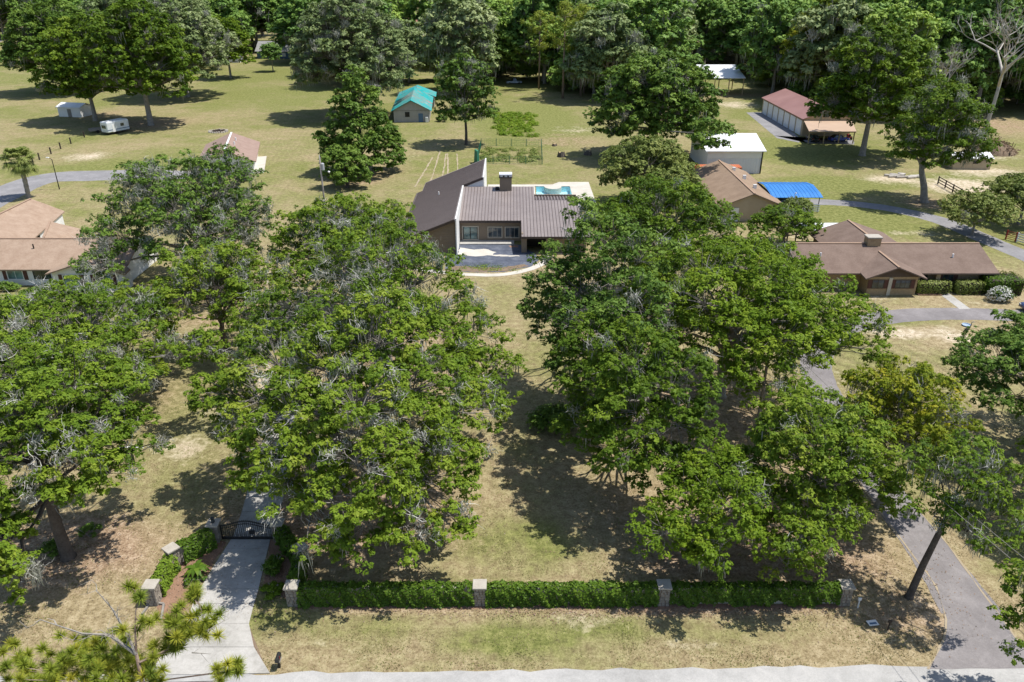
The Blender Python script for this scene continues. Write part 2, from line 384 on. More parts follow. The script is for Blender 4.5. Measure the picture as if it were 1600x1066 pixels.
def ground_mat():
    m, nt, bs = new_mat('dry_grass')
    co = objco(nt)
    def attr(n):
        a = nt.nodes.new('ShaderNodeAttribute'); a.attribute_name = n; return a.outputs['Fac']
    big, mid, small, fine = noise(nt, co, 0.045, 4), noise(nt, co, 0.33, 5, .6), noise(nt, co, 1.7, 4, .65), noise(nt, co, 6.0, 6, .8)
    # dry straw colours
    dry = ramp(nt, math_n(nt, 'ADD', math_n(nt, 'MULTIPLY', small, .45), math_n(nt, 'MULTIPLY', fine, .55)),
               [(0.38, (.160, .122, .066)), (0.49, (.285, .228, .130)), (0.60, (.425, .352, .225))])
    grn = ramp(nt, math_n(nt, 'ADD', math_n(nt, 'MULTIPLY', small, .5), math_n(nt, 'MULTIPLY', fine, .5)),
               [(0.38, (.085, .102, .028)), (0.5, (.165, .176, .055)), (0.61, (.275, .268, .105))])
    lit = ramp(nt, math_n(nt, 'ADD', math_n(nt, 'MULTIPLY', small, .4), math_n(nt, 'MULTIPLY', fine, .6)),
               [(0.38, (.130, .082, .050)), (0.5, (.300, .212, .138)), (0.62, (.500, .395, .285))])
    bar = ramp(nt, math_n(nt, 'ADD', math_n(nt, 'MULTIPLY', small, .6), math_n(nt, 'MULTIPLY', fine, .4)),
               [(0.35, (.360, .285, .190)), (0.5, (.490, .410, .300)), (0.66, (.640, .560, .450))])
    def mask(a, w, lo, hi):
        s = math_n(nt, 'ADD', math_n(nt, 'MULTIPLY', a, w), math_n(nt, 'ADD', math_n(nt, 'MULTIPLY', mid, .55), math_n(nt, 'MULTIPLY', small, .45)))
        r = nt.nodes.new('ShaderNodeMapRange'); r.clamp = True
        nt.links.new(s, r.inputs['Value']); r.inputs['From Min'].default_value = lo; r.inputs['From Max'].default_value = hi
        return r.outputs['Result']
    bigm = nt.nodes.new('ShaderNodeMapRange'); nt.links.new(big, bigm.inputs['Value'])
    bigm.inputs['From Min'].default_value = .40; bigm.inputs['From Max'].default_value = .68; bigm.inputs['To Max'].default_value = .40
    gsum = math_n(nt, 'ADD', math_n(nt, 'MULTIPLY', attr('green'), .75), bigm.outputs['Result'])
    c = mixc(nt, mask(gsum, .62, .48, .82), dry, grn)
    c = mixc(nt, mask(attr('bare'), .6, .72, .98), c, bar)
    c = mixc(nt, mask(attr('litter'), .6, .66, .92), c, lit)
    # mowing rounds
    sep = nt.nodes.new('ShaderNodeVectorMath'); sep.operation = 'DISTANCE'
    nt.links.new(co, sep.inputs[0]); sep.inputs[1].default_value = (27, 62, 0)
    w = math_n(nt, 'SINE', math_n(nt, 'ADD', math_n(nt, 'MULTIPLY', sep.outputs['Value'], 3.9), math_n(nt, 'MULTIPLY', mid, 3.0)))
    sx = nt.nodes.new('ShaderNodeSeparateXYZ'); nt.links.new(co, sx.inputs[0])
    w2 = math_n(nt, 'SINE', math_n(nt, 'ADD', math_n(nt, 'MULTIPLY', math_n(nt, 'ADD', sx.outputs['X'], math_n(nt, 'MULTIPLY', sx.outputs['Y'], .12)), 5.2), math_n(nt, 'MULTIPLY', mid, 2.5)))
    wv = math_n(nt, 'ADD', math_n(nt, 'ADD', 1.0, math_n(nt, 'MULTIPLY', math_n(nt, 'MULTIPLY', w, attr('mow')), .13)), math_n(nt, 'MULTIPLY', math_n(nt, 'MULTIPLY', w2, attr('lane')), .05))
    sc = nt.nodes.new('ShaderNodeVectorMath'); sc.operation = 'SCALE'
    nt.links.new(c, sc.inputs[0]); nt.links.new(wv, sc.inputs['Scale'])
    nt.links.new(sc.outputs[0], bs.inputs['Base Color'])
    bs.inputs['Roughness'].default_value = 0.95; bs.inputs['Specular IOR Level'].default_value = 0.1
    bump(nt, bs, math_n(nt, 'ADD', fine, math_n(nt, 'MULTIPLY', small, .6)), 0.7, 0.10)
    return m
gme.materials.append(ground_mat())
struct(link('ground', gme))

# ------------------------------------------------------------------ roads, drives, paths
def paving_mat(name, c1, c2, c3, patch=0.35, crack=0.0, rough=.85, bmp=.25):
    m, nt, bs = new_mat(name)
    co = objco(nt)
    f = math_n(nt, 'ADD', math_n(nt, 'ADD', math_n(nt, 'MULTIPLY', noise(nt, co, patch, 6, .65), .5), math_n(nt, 'MULTIPLY', noise(nt, co, patch * 4.3, 4, .6, 1.5), .25)), math_n(nt, 'MULTIPLY', noise(nt, co, 11, 3, .7), .25))
    c = ramp(nt, f, [(.36, c1), (.5, c2), (.62, c3)])
    if crack:
        v = nt.nodes.new('ShaderNodeTexVoronoi'); v.feature = 'DISTANCE_TO_EDGE'; v.inputs['Scale'].default_value = .22
        dn = nt.nodes.new('ShaderNodeVectorMath'); dn.operation = 'ADD'
        nz = nt.nodes.new('ShaderNodeTexNoise'); nz.inputs['Scale'].default_value = .9; nt.links.new(co, nz.inputs['Vector'])
        nt.links.new(co, dn.inputs[0]); nt.links.new(nz.outputs['Color'], dn.inputs[1]); nt.links.new(dn.outputs[0], v.inputs['Vector'])
        k = math_n(nt, 'LESS_THAN', v.outputs['Distance'], .006)
        c = mixc(nt, math_n(nt, 'MULTIPLY', k, crack), c, (.05, .05, .045))
    nt.links.new(c, bs.inputs['Base Color']); bs.inputs['Roughness'].default_value = rough; bs.inputs['Specular IOR Level'].default_value = .2
    bump(nt, bs, noise(nt, co, 26, 3, .7), bmp, .02)
    return m
M['road'] = paving_mat('road', (.27, .265, .255), (.36, .355, .345), (.44, .43, .415), .25, .0)
M['asphalt'] = paving_mat('asphalt', (.155, .143, .143), (.205, .19, .19), (.265, .247, .247), .3, .0)
M['asphalt_grey'] = paving_mat('asphalt_grey', (.17, .166, .172), (.225, .22, .226), (.29, .282, .286), .3, .1)
M['concrete'] = paving_mat('concrete', (.26, .25, .228), (.375, .362, .336), (.46, .445, .42), .35, .0)
M['slate'] = paving_mat('slate', (.050, .060, .085), (.085, .098, .130), (.15, .165, .20), .8, .2)

def smooth_line(pts, step=1.0):
    pts = [Vector((p[0], p[1], 0)) for p in pts]
    out = []
    for i in range(len(pts) - 1):
        p0, p1, p2, p3 = pts[max(i - 1, 0)], pts[i], pts[i + 1], pts[min(i + 2, len(pts) - 1)]
        n = max(2, int((p2 - p1).length / step))
        for k in range(n):
            t = k / n
            out.append(0.5 * ((2 * p1) + (p2 - p0) * t + (2 * p0 - 5 * p1 + 4 * p2 - p3) * t * t + (3 * p1 - p0 - 3 * p2 + p3) * t ** 3))
    out.append(pts[-1])
    return out
def strip(name, pts, width, mat, z=0.012, jit=0.05, seed=1, th=0.0):
    r = random.Random(seed)
    line = smooth_line(pts, 0.8)
    w = width if isinstance(width, (list, tuple)) else [width] * len(pts)
    mb = MB()
    L, R_ = [], []
    n = len(line)
    for i, p in enumerate(line):
        d = (line[min(i + 1, n - 1)] - line[max(i - 1, 0)]).normalized()
        s = Vector((-d.y, d.x, 0))
        t = i / (n - 1) * (len(w) - 1); k = min(int(t), len(w) - 2) if len(w) > 1 else 0
        ww = (w[k] + (w[k + 1] - w[k]) * (t - k)) / 2 if len(w) > 1 else w[0] / 2
        L.append(p + s * (ww + r.uniform(-jit, jit)) + Vector((0, 0, z)))
        R_.append(p - s * (ww + r.uniform(-jit, jit)) + Vector((0, 0, z)))
    for i in range(n - 1):
        mb.face(R_[i], R_[i + 1], L[i + 1], L[i])
    return struct(mb.build(name, mat))
def sheet(name, pts, mat, z=0.012, jit=0.0, seed=1, sub=0.7):
    """flat outline with a slightly uneven edge"""
    r = random.Random(seed); out = []
    n = len(pts)
    for i in range(n):
        a, b = Vector((pts[i][0], pts[i][1], z)), Vector((pts[(i + 1) % n][0], pts[(i + 1) % n][1], z))
        k = max(1, int((b - a).length / sub)) if jit else 1
        for j in range(k):
            p = a.lerp(b, j / k)
            out.append(p + Vector((r.uniform(-jit, jit), r.uniform(-jit, jit), 0)))
    ar = sum(out[i].x * out[(i + 1) % len(out)].y - out[(i + 1) % len(out)].x * out[i].y for i in range(len(out)))
    if ar < 0: out.reverse()
    return struct(MB().face(*out).build(name, mat))

roadfar = lambda x: 30.62 + 0.0148 * x
rx = np.arange(-140, 141, 1.0)
mb = MB(); rr = random.Random(3)
far = [(x, roadfar(x) + rr.uniform(-.16, .12), .016) for x in rx]
near = [(x, roadfar(x) - 6.6 + rr.uniform(-.08, .08), .016) for x in rx]
for i in range(len(rx) - 1): mb.face(near[i], near[i + 1], far[i + 1], far[i])
struct(mb.build('road', M['road']))
# asphalt drive on the right
strip('driveway', [P(*p) for p in [(1520, 960), (1490, 915), (1470, 885), (1406, 800), (1360, 735), (1320, 672), (1290, 616), (1275, 575), (1282, 542), (1312, 515), (1360, 500), (1420, 492.5), (1500, 490.5), (1600, 494), (1720, 506)]],
      [3.7, 3.1, 2.9, 2.9, 2.9, 2.9, 2.9, 3.0, 3.1, 3.2, 3.3, 3.3, 3.3, 3.3, 3.3], M['asphalt'], .012, .05, 5)
sheet('driveway_mouth', [P(*p) for p in [(1448, 1046), (1462, 1025), (1475, 1000), (1477, 968), (1467, 930), (1455, 905)]] + [P(*p) for p in [(1520, 905), (1546, 940), (1572, 975), (1602, 1015), (1640, 1044)]], M['asphalt'], .020, .04, 6)
strip('kerb_edge', [P(*p) for p in [(1448, 1045), (1462, 1025), (1475, 1000), (1477, 968), (1467, 930), (1455, 905), (1436, 882), (1404, 838), (1376, 800), (1330, 735)]], .11, M['sand'], .024, .07, 8)
strip('kerb_edge', [P(*p) for p in [(1620, 1033), (1602, 1015), (1572, 975), (1546, 940), (1520, 905), (1503, 882), (1470, 838), (1437, 800)]], .11, M['sand'], .024, .06, 9)
strip('back_driveway', [P(*p) for p in [(1268, 316), (1300, 316.5), (1345, 320), (1400, 328), (1470, 345), (1540, 374), (1610, 404), (1720, 455)]], [3.4, 3.4, 3.6, 3.8, 3.8, 3.6, 3.4, 3.4], M['asphalt_grey'], .012, .07, 10)
sheet('storage_apron', [P(*p) for p in [(1166, 176), (1202, 175), (1250, 216), (1262, 224), (1335, 226), (1334, 219), (1255, 219), (1248, 223), (1214, 216), (1190, 196)]], M['asphalt_grey'], .014, .08, 11)
strip('neighbour_driveway', [P(*p) for p in [(-60, 342), (0, 309), (40, 288), (85, 277), (150, 274.5), (230, 273), (300, 276)]], [5.5, 6, 7, 8, 8, 7.5, 7], M['asphalt_grey'], .012, .1, 12)
strip('far_lane', [P(*p) for p in [(-40, 78), (0, 62), (30, 50), (60, 44)]], 6, M['asphalt_grey'], .02, .2, 13)
strip('front_walk', [P(1475, 459), P(1486, 467), P(1508, 483)], 1.25, M['concrete'], .016, .02, 14)
for i, (a, b) in enumerate([((668, 297), (688, 235)), ((690, 284), (697, 240)), ((700, 275), (699, 240)), ((715, 268), (714, 240)), ((648, 292), (676, 246))]):
    strip('wheel_track', [P(*a), P((a[0] + b[0]) / 2 + .5, (a[1] + b[1]) / 2), P(*b)], .24, M['sand'], .010 + .001 * i, .10, 20 + i)
# concrete drive at the gate, slab by slab
DL = [(232, 1056), (262, 1012), (289, 975), (302, 944), (313, 921), (333, 887), (352, 858), (366, 836), (378, 800), (388, 765), (402, 720), (420, 680), (440, 640)]
DR = [(422, 1053), (397, 1012), (389, 975), (397, 944), (404, 921), (412, 887), (419, 858), (424, 836), (436, 800), (447, 765), (458, 720), (470, 680), (486, 640)]
drv = struct(MB().face(*[P(*p, .008) for p in [(236, 1052), (418, 1050), (388, 975), (424, 836), (470, 680), (484, 642), (440, 642), (402, 720), (366, 836), (313, 921), (289, 975)]]).build('gate_driveway', M['soil']))
rr = random.Random(2)
for i in range(len(DL) - 1):
    a, b, c, d = P(*DL[i], .0), P(*DR[i], .0), P(*DR[i + 1], .0), P(*DL[i + 1], .0)
    g = .012
    dn, dm = (d - a).normalized() * g, (c - b).normalized() * g
    h = .045 + rr.uniform(-.006, .006)
    q = [a + dn, b + dm, c - dm, d - dn]
    for v in q: v.z = h
    o = MB().prism(q, .06).build('slab', M['concrete'], drv)
for side, pts in (('L', [(311, 917), (298, 945), (274, 976), (252, 966), (240, 938), (250, 905), (276, 880), (335, 845), (355, 846), (336, 878)]),
                  ('R', [(426, 842), (440, 846), (466, 862), (466, 935), (452, 938), (410, 915), (414, 885)])):
    sheet('mulch_bed', [P(*p) for p in pts], M['mulch'], .009, .12, 31)
sheet('mulch_bed', [P(462, 946), P(1318, 944), P(1318, 950), P(900, 951), P(462, 952)], M['mulch'], .007, .10, 33, .5)
# court in front of the brown house
sheet('court', [(-7.4, 103.3), (1.2, 103.3), (3.2, 99.4), (3.6, 97), (2.5, 94.6), (-1, 92.6), (-5, 92.4), (-8.5, 93.4), (-9, 98)], M['slate'], .012, .05, 40)
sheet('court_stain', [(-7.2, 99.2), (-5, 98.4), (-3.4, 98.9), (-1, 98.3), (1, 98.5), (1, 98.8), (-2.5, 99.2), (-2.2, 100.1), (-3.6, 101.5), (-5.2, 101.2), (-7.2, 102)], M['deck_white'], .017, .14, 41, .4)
sheet('court_verge', [(-8.5, 93.6), (-5, 92.6), (-1, 92.8), (2.3, 94.8), (1.5, 95.4), (-1.5, 94.2), (-4, 94.3), (-7.5, 94.8)], M['soil'], .016, .15, 42, .4)
sheet('court_stain', [(-.4, 102.9), (.9, 102.9), (.9, 102.1), (-.2, 102.2)], M['mulch'], .017, .1, 43, .4)
strip('garden_path', [(-13, 94.0), (-9, 92.5), (-5, 91.6), (-1, 91.7), (2.4, 93.7), (4.2, 96.3), (4.6, 99)], 1.0, M['deck_white'], .020, .04, 44)

# pool with its deck
mb = MB()
def frame_with_hole(mb, outer, hole, z, th):
    x0, x1, y0, y1 = hole; X0, X1, Y0, Y1 = outer
    for (a, b, c, d) in ((X0, X1, Y0, y0), (X0, X1, y1, Y1), (X0, x0, y0, y1), (x1, X1, y0, y1)):
        mb.box(a, b, c, d, z - th, z)
frame_with_hole(mb, (-4.3, 13.0, 120.0, 136.2), POOL, .10, .09)
mb.prism([(7.2, 136.2, .10), (13.8, 136.2, .10), (13.8, 138.0, .10), (8.4, 138.0, .10)], .09)
mb.prism([(13.0, 123.0, .10), (13.8, 123.4, .10), (13.8, 136.2, .10), (13.0, 136.2, .10)], .09)
deck = struct(mb.build('pool_deck', M['deck_white']))
x0, x1, y0, y1 = POOL
M['pool_tile'] = pm('pool_tile', (.52, .86, .94), (.60, .90, .96), .4, .5, .3)
m, nt, bs = new_mat('water')
bs.inputs['Base Color'].default_value = (.02, .30, .42, 1)
tr = nt.nodes.new('ShaderNodeBsdfTransparent'); tr.inputs['Color'].default_value = (.88, .985, 1.0, 1)
gl = nt.nodes.new('ShaderNodeBsdfGlossy'); gl.inputs['Roughness'].default_value = .03
lw = nt.nodes.new('ShaderNodeFresnel'); lw.inputs['IOR'].default_value = 1.33
mx = nt.nodes.new('ShaderNodeMixShader')
nt.links.new(lw.outputs[0], mx.inputs[0]); nt.links.new(tr.outputs[0], mx.inputs[1]); nt.links.new(gl.outputs[0], mx.inputs[2])
nt.links.new(mx.outputs[0], nt.nodes['Material Output'].inputs['Surface'])
b = nt.nodes.new('ShaderNodeBump'); b.inputs['Strength'].default_value = .25; b.inputs['Distance'].default_value = .05
nt.links.new(noise(nt, objco(nt), 2.5, 3), b.inputs['Height']); nt.links.new(b.outputs[0], gl.inputs['Normal'])
M['water'] = m
basin = struct(MB().face((x0, y0, -.9), (x1, y0, -.9), (x1, y1, -.9), (x0, y1, -.9)).face((x0, y1, -.9), (x1, y1, -.9), (x1, y1, .05), (x0, y1, .05))
    .face((x0, y0, -.9), (x0, y1, -.9), (x0, y1, .05), (x0, y0, .05)).face((x1, y1, -.9), (x1, y0, -.9), (x1, y0, .05), (x1, y1, .05)).face((x1, y0, -.9), (x0, y0, -.9), (x0, y0, .05), (x1, y0, .05)).build('pool_basin', M['pool_tile']))
struct(MB().face((x0, y0, -.06), (x1, y0, -.06), (x1, y1, -.06), (x0, y1, -.06)).build('pool_water', M['water']))
n = 14
arc = [(7.2 + 1.55 * math.cos(a), y1 - 2.0 * math.sin(a), .12) for a in [math.pi * (1 - k / n) for k in range(n + 1)]]
arc.reverse()
MB().prism([(p[0], p[1], .12) for p in arc[::-1]], 1.4).build('pool_step', M['deck_white'], deck)

# ------------------------------------------------------------------ buildings
M['roof_seam'] = pm('roof_seam', (.125, .098, .090), (.15, .12, .11), .5, .5, .4)
def seams(root, org, mat, lines, w=.07, h=.06):
    mb = MB(org)
    for a, b in lines:
        a, b = Vector(a), Vector(b)
        up = Vector((0, 0, h * .5))
        mb.bar(a + up, b + up, w, h)
    return mb.build('roof_seam', mat, root, kind='stuff')
def window(root, org, x0, x1, z0, z1, y, frame, pane=None, shutters=None, mull=1, fw=.10, face=-1):
    """window in a wall that faces the viewer (-y)"""
    pane = pane or M['glass']
    t = face * .07
    w = MB(org)
    w.box(x0, x1, min(y, y + t), max(y, y + t), z1 - fw, z1); w.box(x0, x1, min(y, y + t), max(y, y + t), z0, z0 + fw)
    w.box(x0, x0 + fw, min(y, y + t * .98), max(y, y + t * .98), z0 + fw, z1 - fw); w.box(x1 - fw, x1, min(y, y + t * .98), max(y, y + t * .98), z0 + fw, z1 - fw)
    o = w.build('window', frame, root)
    xs = np.linspace(x0 + fw, x1 - fw, mull + 2)
    for k in range(mull + 1):
        y2 = y + t * .30
        MB(org).box(xs[k] + .02, xs[k + 1] - .02, min(y - .0, y2), max(y, y2), z0 + fw + .02, z1 - fw - .02).build('pane', pane, o)
    for k in range(1, mull + 1):
        MB(org).box(xs[k] - .02, xs[k] + .02, min(y, y + t * .6), max(y, y + t * .6), z0 + fw, z1 - fw).build('mullion', frame, o)
    if shutters:
        for a, b in ((x0 - .48, x0 - .02), (x1 + .02, x1 + .48)):
            MB(org).box(a, b, min(y, y + t * .8), max(y, y + t * .8), z0, z1).build('shutter', shutters, root)
    return o
def gable_roof(mb, x0, x1, y0, y1, ze, zr, axis='x', ov=.4, th=.16):
    """two slabs meeting at a ridge; axis = direction of the ridge"""
    if axis == 'x':
        ym = (y0 + y1) / 2; s = (zr - ze) / (ym - y0)
        a, b = x0 - ov, x1 + ov
        mb.prism([(a, y0 - ov, ze - s * ov), (b, y0 - ov, ze - s * ov), (b, ym, zr), (a, ym, zr)], th)
        mb.prism([(a, ym, zr), (b, ym, zr), (b, y1 + ov, ze - s * ov), (a, y1 + ov, ze - s * ov)], th)
    else:
        xm = (x0 + x1) / 2; s = (zr - ze) / (xm - x0)
        a, b = y0 - ov, y1 + ov
        mb.prism([(x0 - ov, a, ze - s * ov), (xm, a, zr), (xm, b, zr), (x0 - ov, b, ze - s * ov)], th)
        mb.prism([(xm, a, zr), (x1 + ov, a, ze - s * ov), (x1 + ov, b, ze - s * ov), (xm, b, zr)], th)
    return mb
def gable_walls(mb, x0, x1, y0, y1, ze, zr, axis='x', dz=.17):
    """closed body of walls with gables under such a roof"""
    if axis == 'x':
        ym = (y0 + y1) / 2
        mb.add([(x0, y0, 0), (x1, y0, 0), (x1, y1, 0), (x0, y1, 0), (x0, y0, ze - dz), (x1, y0, ze - dz), (x1, y1, ze - dz), (x0, y1, ze - dz), (x0, ym, zr - dz), (x1, ym, zr - dz)],
               [(0, 1, 5, 4), (2, 3, 7, 6), (1, 2, 6, 9, 5), (3, 0, 4, 8, 7)])
    else:
        xm = (x0 + x1) / 2
        mb.add([(x0, y0, 0), (x1, y0, 0), (x1, y1, 0), (x0, y1, 0), (x0, y0, ze - dz), (x1, y0, ze - dz), (x1, y1, ze - dz), (x0, y1, ze - dz), (xm, y0, zr - dz), (xm, y1, zr - dz)],
               [(0, 1, 5, 8, 4), (2, 3, 7, 9, 6), (1, 2, 6, 5), (3, 0, 4, 7)])
    return mb

# ---- the brown metal-roofed house in the middle
org = (-3, 108, 0)
H = thing('modern_house', 'brown house with standing seam metal roofs and slanting left wing, beside the swimming pool', 'house', org)
wz = lambda x: 5.0 + .40 * (x + 7.5)                    # slanting roof of the left wing
mz = lambda y: 3.2 + .14 * (y - 104.3)                  # main roof
pts = [(-15.4, 98.9), (-7.55, 98.9), (-7.55, 116.4), (-4.45, 116.4), (-4.45, 129.4), (-14.6, 129.4), (-14.6, 124), (-15.4, 124)]
MB(org).prism([(x, y, wz(x)) for x, y in pts], .20).build('wing_roof', M['metal_roof'], H)
seams(H, org, M['roof_seam'], [((-15.3 if y < 124 else -14.5, y, wz(-15.3 if y < 124 else -14.5)), (-7.7 if y < 116.4 else -4.6, y, wz(-7.7 if y < 116.4 else -4.6))) for y in np.arange(99.3, 129.2, .46)])
mb = MB(org)
for a, b in (((-15.5, 98.84), (-7.6, 98.84)), ((-7.5, 116.33), (-4.4, 116.33))):
    mb.bar((a[0], a[1], wz(a[0]) - .1), (b[0], b[1], wz(b[0]) - .1), .09, .34)
mb.bar((-15.45, 98.9, wz(-15.4) - .1), (-15.45, 124, wz(-15.4) - .1), .09, .26)
mb.build('roof_trim', M['metal_roof_trim'], H)
mb = MB(org)
xs0, xs1 = -14.6, -7.62
mb.add([(xs0, 99.4, 0), (xs1, 99.4, 0), (xs1, 99.4, wz(xs1) - .22), (xs0, 99.4, wz(xs0) - .22), (xs0, 128.6, 0), (xs1, 128.6, 0), (xs1, 128.6, wz(xs1) - .22), (xs0, 128.6, wz(xs0) - .22)],
       [(0, 1, 2, 3), (5, 4, 7, 6), (4, 0, 3, 7)])
for k in range(18):                                      # lap boards on the wing front
    z0 = k * .24; z1 = z0 + .22
    xl = max(xs0, (z1 + .22 - 5.0) / .40 - 7.5)
    if xl < xs1 - .2: mb.box(xl, xs1, 99.36 - .02, 99.395, z0, z1)
mb.box(-4.6, -4.55, 116.6, 128.6, 0, 4.0)
mb.build('wing_wall', M['siding_brown'], H)
mb = MB(org)
mb.prism([(-7.52, 98.95, 5.08), (-7.36, 98.95, 5.08), (-7.36, 116.4, 5.08), (-7.52, 116.4, 5.08)], 5.08)
mb.build('fin_wall', M['white_paint'], H)
MB(org).prism([(-4.44, 116.4, 6.30), (-4.28, 116.4, 6.30), (-4.28, 129.4, 6.30), (-4.44, 129.4, 6.30)], 6.3).build('fin_wall', M['white_paint'], H)
MB(org).add([(-7.36, 116.42, 4.7), (-4.45, 116.42, 4.7), (-4.45, 116.42, wz(-4.45) - .25), (-7.36, 116.42, wz(-7.36) - .2)], [(0, 1, 2, 3)]).build('clerestory', M['pale_metal'], H)
pts = [(-7.35, 104.3), (1.3, 104.3), (1.3, 99.3), (10.9, 99.3), (9.2, 111.2), (3.3, 111.2), (3.3, 116.3), (-7.35, 116.3)]
MB(org).prism([(x, y, mz(y)) for x, y in pts], .18).build('main_roof', M['metal_roof'], H)
L = []
for x in np.arange(-7.0, 10.7, .455):
    ya = 104.35 if x < 1.3 else 99.35
    yb = 116.2 if x < 3.3 else (111.1 if x < 9.15 else 111.1 - (x - 9.2) * 7)
    L.append(((x, ya, mz(ya)), (x, yb, mz(yb))))
seams(H, org, M['roof_seam'], L)
MB(org).prism([(3.35, 111.3, 4.10), (9.0, 111.3, 4.10), (8.8, 117.2, 3.45), (3.35, 117.2, 3.45)], .15).build('rear_roof', M['metal_roof_trim'], H)
seams(H, org, M['metal_roof'], [((x, 111.4, 4.10), (x, 117.1, 3.46)) for x in np.arange(3.6, 8.8, .455)], .14)
mb = MB(org)
mb.box(-7.35, 1.3, 104.25, 104.30, 2.86, 3.19); mb.box(1.25, 10.9, 99.24, 99.295, 2.2, 2.48); mb.bar((1.27, 99.3, mz(99.3) - .1), (1.27, 104.3, mz(104.3) - .1), .05, .3)
mb.build('eave_trim', M['metal_roof_trim'], H)
mb = MB(org)
mb.box(-7.36, 1.35, 105.0, 105.2, 0, 3.1); mb.box(1.3, 1.5, 100.0, 105.2, 0, 2.7); mb.box(1.5, 2.0, 100.0, 100.2, 0, 2.55); mb.box(4.6, 10.0, 100.0, 100.2, 0, 2.55)
mb.box(2.0, 4.6, 102.6, 102.8, 0, 2.6); mb.box(9.6, 9.8, 100.2, 111, 0, 2.6); mb.box(-7.3, 9.7, 115.2, 115.4, 0, 3.9)
mb.build('wall', M['siding_brown'], H)
MB(org).box(-7.3, .3, 103.3, 105.0, .0, .14).build('porch_step', M['concrete'], H)
o = window(H, org, -7.05, -4.70, .16, 2.20, 105.0, M['cream_trim'], M['glass_teal'], None, 1, .14)
for a, b in ((-6.90, -6.80), (-5.93, -5.83), (-4.95, -4.85)): MB(org).box(a, b, 104.91, 104.99, .30, 2.06).build('door_stile', M['dark_frame'], H)
window(H, org, -3.45, -1.35, .42, 2.12, 105.0, M['cream_trim'], M['glass'], None, 2, .12)
window(H, org, -1.02, 1.05, .42, 2.12, 105.0, M['cream_trim'], M['glass'], None, 2, .12)
MB(org).box(2.05, 4.55, 102.50, 102.58, .05, 2.3).build('garage_door', M['dark_frame'], H)
mb = MB(org); mb.box(-1.85, -.05, 114.6, 116.0, 4.3, 6.6)
ch = mb.build('chimney', M['siding_brown'], H)
MB(org).box(-1.95, .05, 114.5, 116.1, 6.6, 6.75).build('chimney_cap', M['metal_roof_trim'], ch)
for k in (-1.75, -1.1, -.45): MB(org).box(k, k + .38, 114.62, 115.98, 6.75, 7.0).build('flue', M['white_paint'], ch)
MB(org).box(-1.9, 0, 114.55, 116.05, 7.0, 7.16).build('rain_cover', M['pale_metal'], ch)
MB(org).box(-2.5, -1.95, 114.9, 115.5, 4.6, 5.1).build('roof_box', M['dark_frame'], H)
MB(org).tube([(-11.2, 116.5, wz(-11.2)), (-11.2, 116.5, wz(-11.2) + .5)], [.1, .1], 8).build('roof_vent', M['white_paint'], H)

# ---- white house with tan shingles on the left
org = (-60, 92, 0)
H = thing('white_house', 'white house with tan shingle roofs and brown shutters at the left edge', 'house', org)
mb = MB(org); gable_walls(mb, -78, -47, 88.0, 97.6, 2.5, 4.4); mb.box(-54.6, -46.2, 86.2, 88.1, 0, 2.45)
mb.build('wall', M['white_paint'], H)
MB(org).add([(-54.6, 86.15, 2.4), (-46.2, 86.15, 2.4), (-50.4, 86.15, 3.7)], [(0, 1, 2)]).build('gable', M['white_paint'], H)
gable_roof(MB(org), -78, -47, 88.0, 97.6, 2.5, 4.4, 'x', .6).build('front_roof', M['shingle_tan'], H)
mb = MB(org)
mb.prism([(-55.1, 85.6, 2.35), (-50.4, 85.6, 3.85), (-50.4, 91.2, 3.85), (-55.1, 87.2, 2.4)], .15); mb.prism([(-50.4, 85.6, 3.85), (-45.7, 85.6, 2.35), (-45.7, 87.2, 2.4), (-50.4, 91.2, 3.85)], .15)
mb.build('gable_roof', M['shingle_tan'], H)
mb = MB(org)
A, B_, C_, D_ = P(-10, 345, 4.6), P(48, 310.5, 4.6), P(101, 330, 2.5), P(66, 361, 2.5)
nearE = P(-70, 368, 4.6)
mb.prism([nearE, D_ + (D_ - C_) * .55, C_, B_], .15)
W_ = B_ + (B_ - C_) * 1.0; W_.z = 2.5; W2 = nearE + (B_ - C_); W2.z = 2.5
mb.prism([W2, nearE, B_, W_], .15)
mb.build('rear_roof', M['shingle_tan'], H)
mb = MB(org)
for a, b in ((C_ * .992, D_ * .992),):
    mb.add([(a.x - .5, a.y, 0), (b.x - .5, b.y, 0), (b.x - .5, b.y, 2.3), (a.x - .5, a.y, 2.3)], [(0, 1, 2, 3)])
mb.add([(C_.x - .6, C_.y - .3, 0), (W_.x, W_.y - .3, 0), (W_.x, W_.y - .3, 2.3), (B_.x, B_.y - .3, 4.3), (C_.x - .6, C_.y - .3, 2.3)], [(0, 1, 2, 3, 4)])
mb.build('rear_wall', M['white_paint'], H)
a, b, c, d = P(78, 346, 4.2), P(68, 371, 4.3), P(122, 372, 2.6), P(136, 360, 2.6)
MB(org).prism([b, c, d, a], .12).build('side_roof', M['shingle_tan'], H)
mb = MB(org)
mb.bar((-78.6, 92.8, 4.42), (-46.4, 92.8, 4.42), .3, .06); mb.bar(nearE + Vector((0, 0, .03)), B_ + Vector((0, 0, .03)), .3, .06); mb.bar(a + Vector((0, 0, .03)), b + Vector((0, 0, .03)), .3, .06)
mb.build('ridge_cap', M['ridge_cap'], H)
window(H, org, -61.2, -59.2, .75, 2.15, 88.0, M['white_paint'], M['glass_teal'], M['shutter'], 1, .09)
window(H, org, -58.0, -55.9, .85, 2.10, 88.0, M['dark_frame'], M['glass'], None, 1, .08)
window(H, org, -53.4, -51.4, .75, 2.1, 86.15, M['white_paint'], M['glass_teal'], M['shutter'], 1, .09)
window(H, org, -49.6, -47.6, .75, 2.1, 86.15, M['white_paint'], M['glass_teal'], M['shutter'], 1, .09)
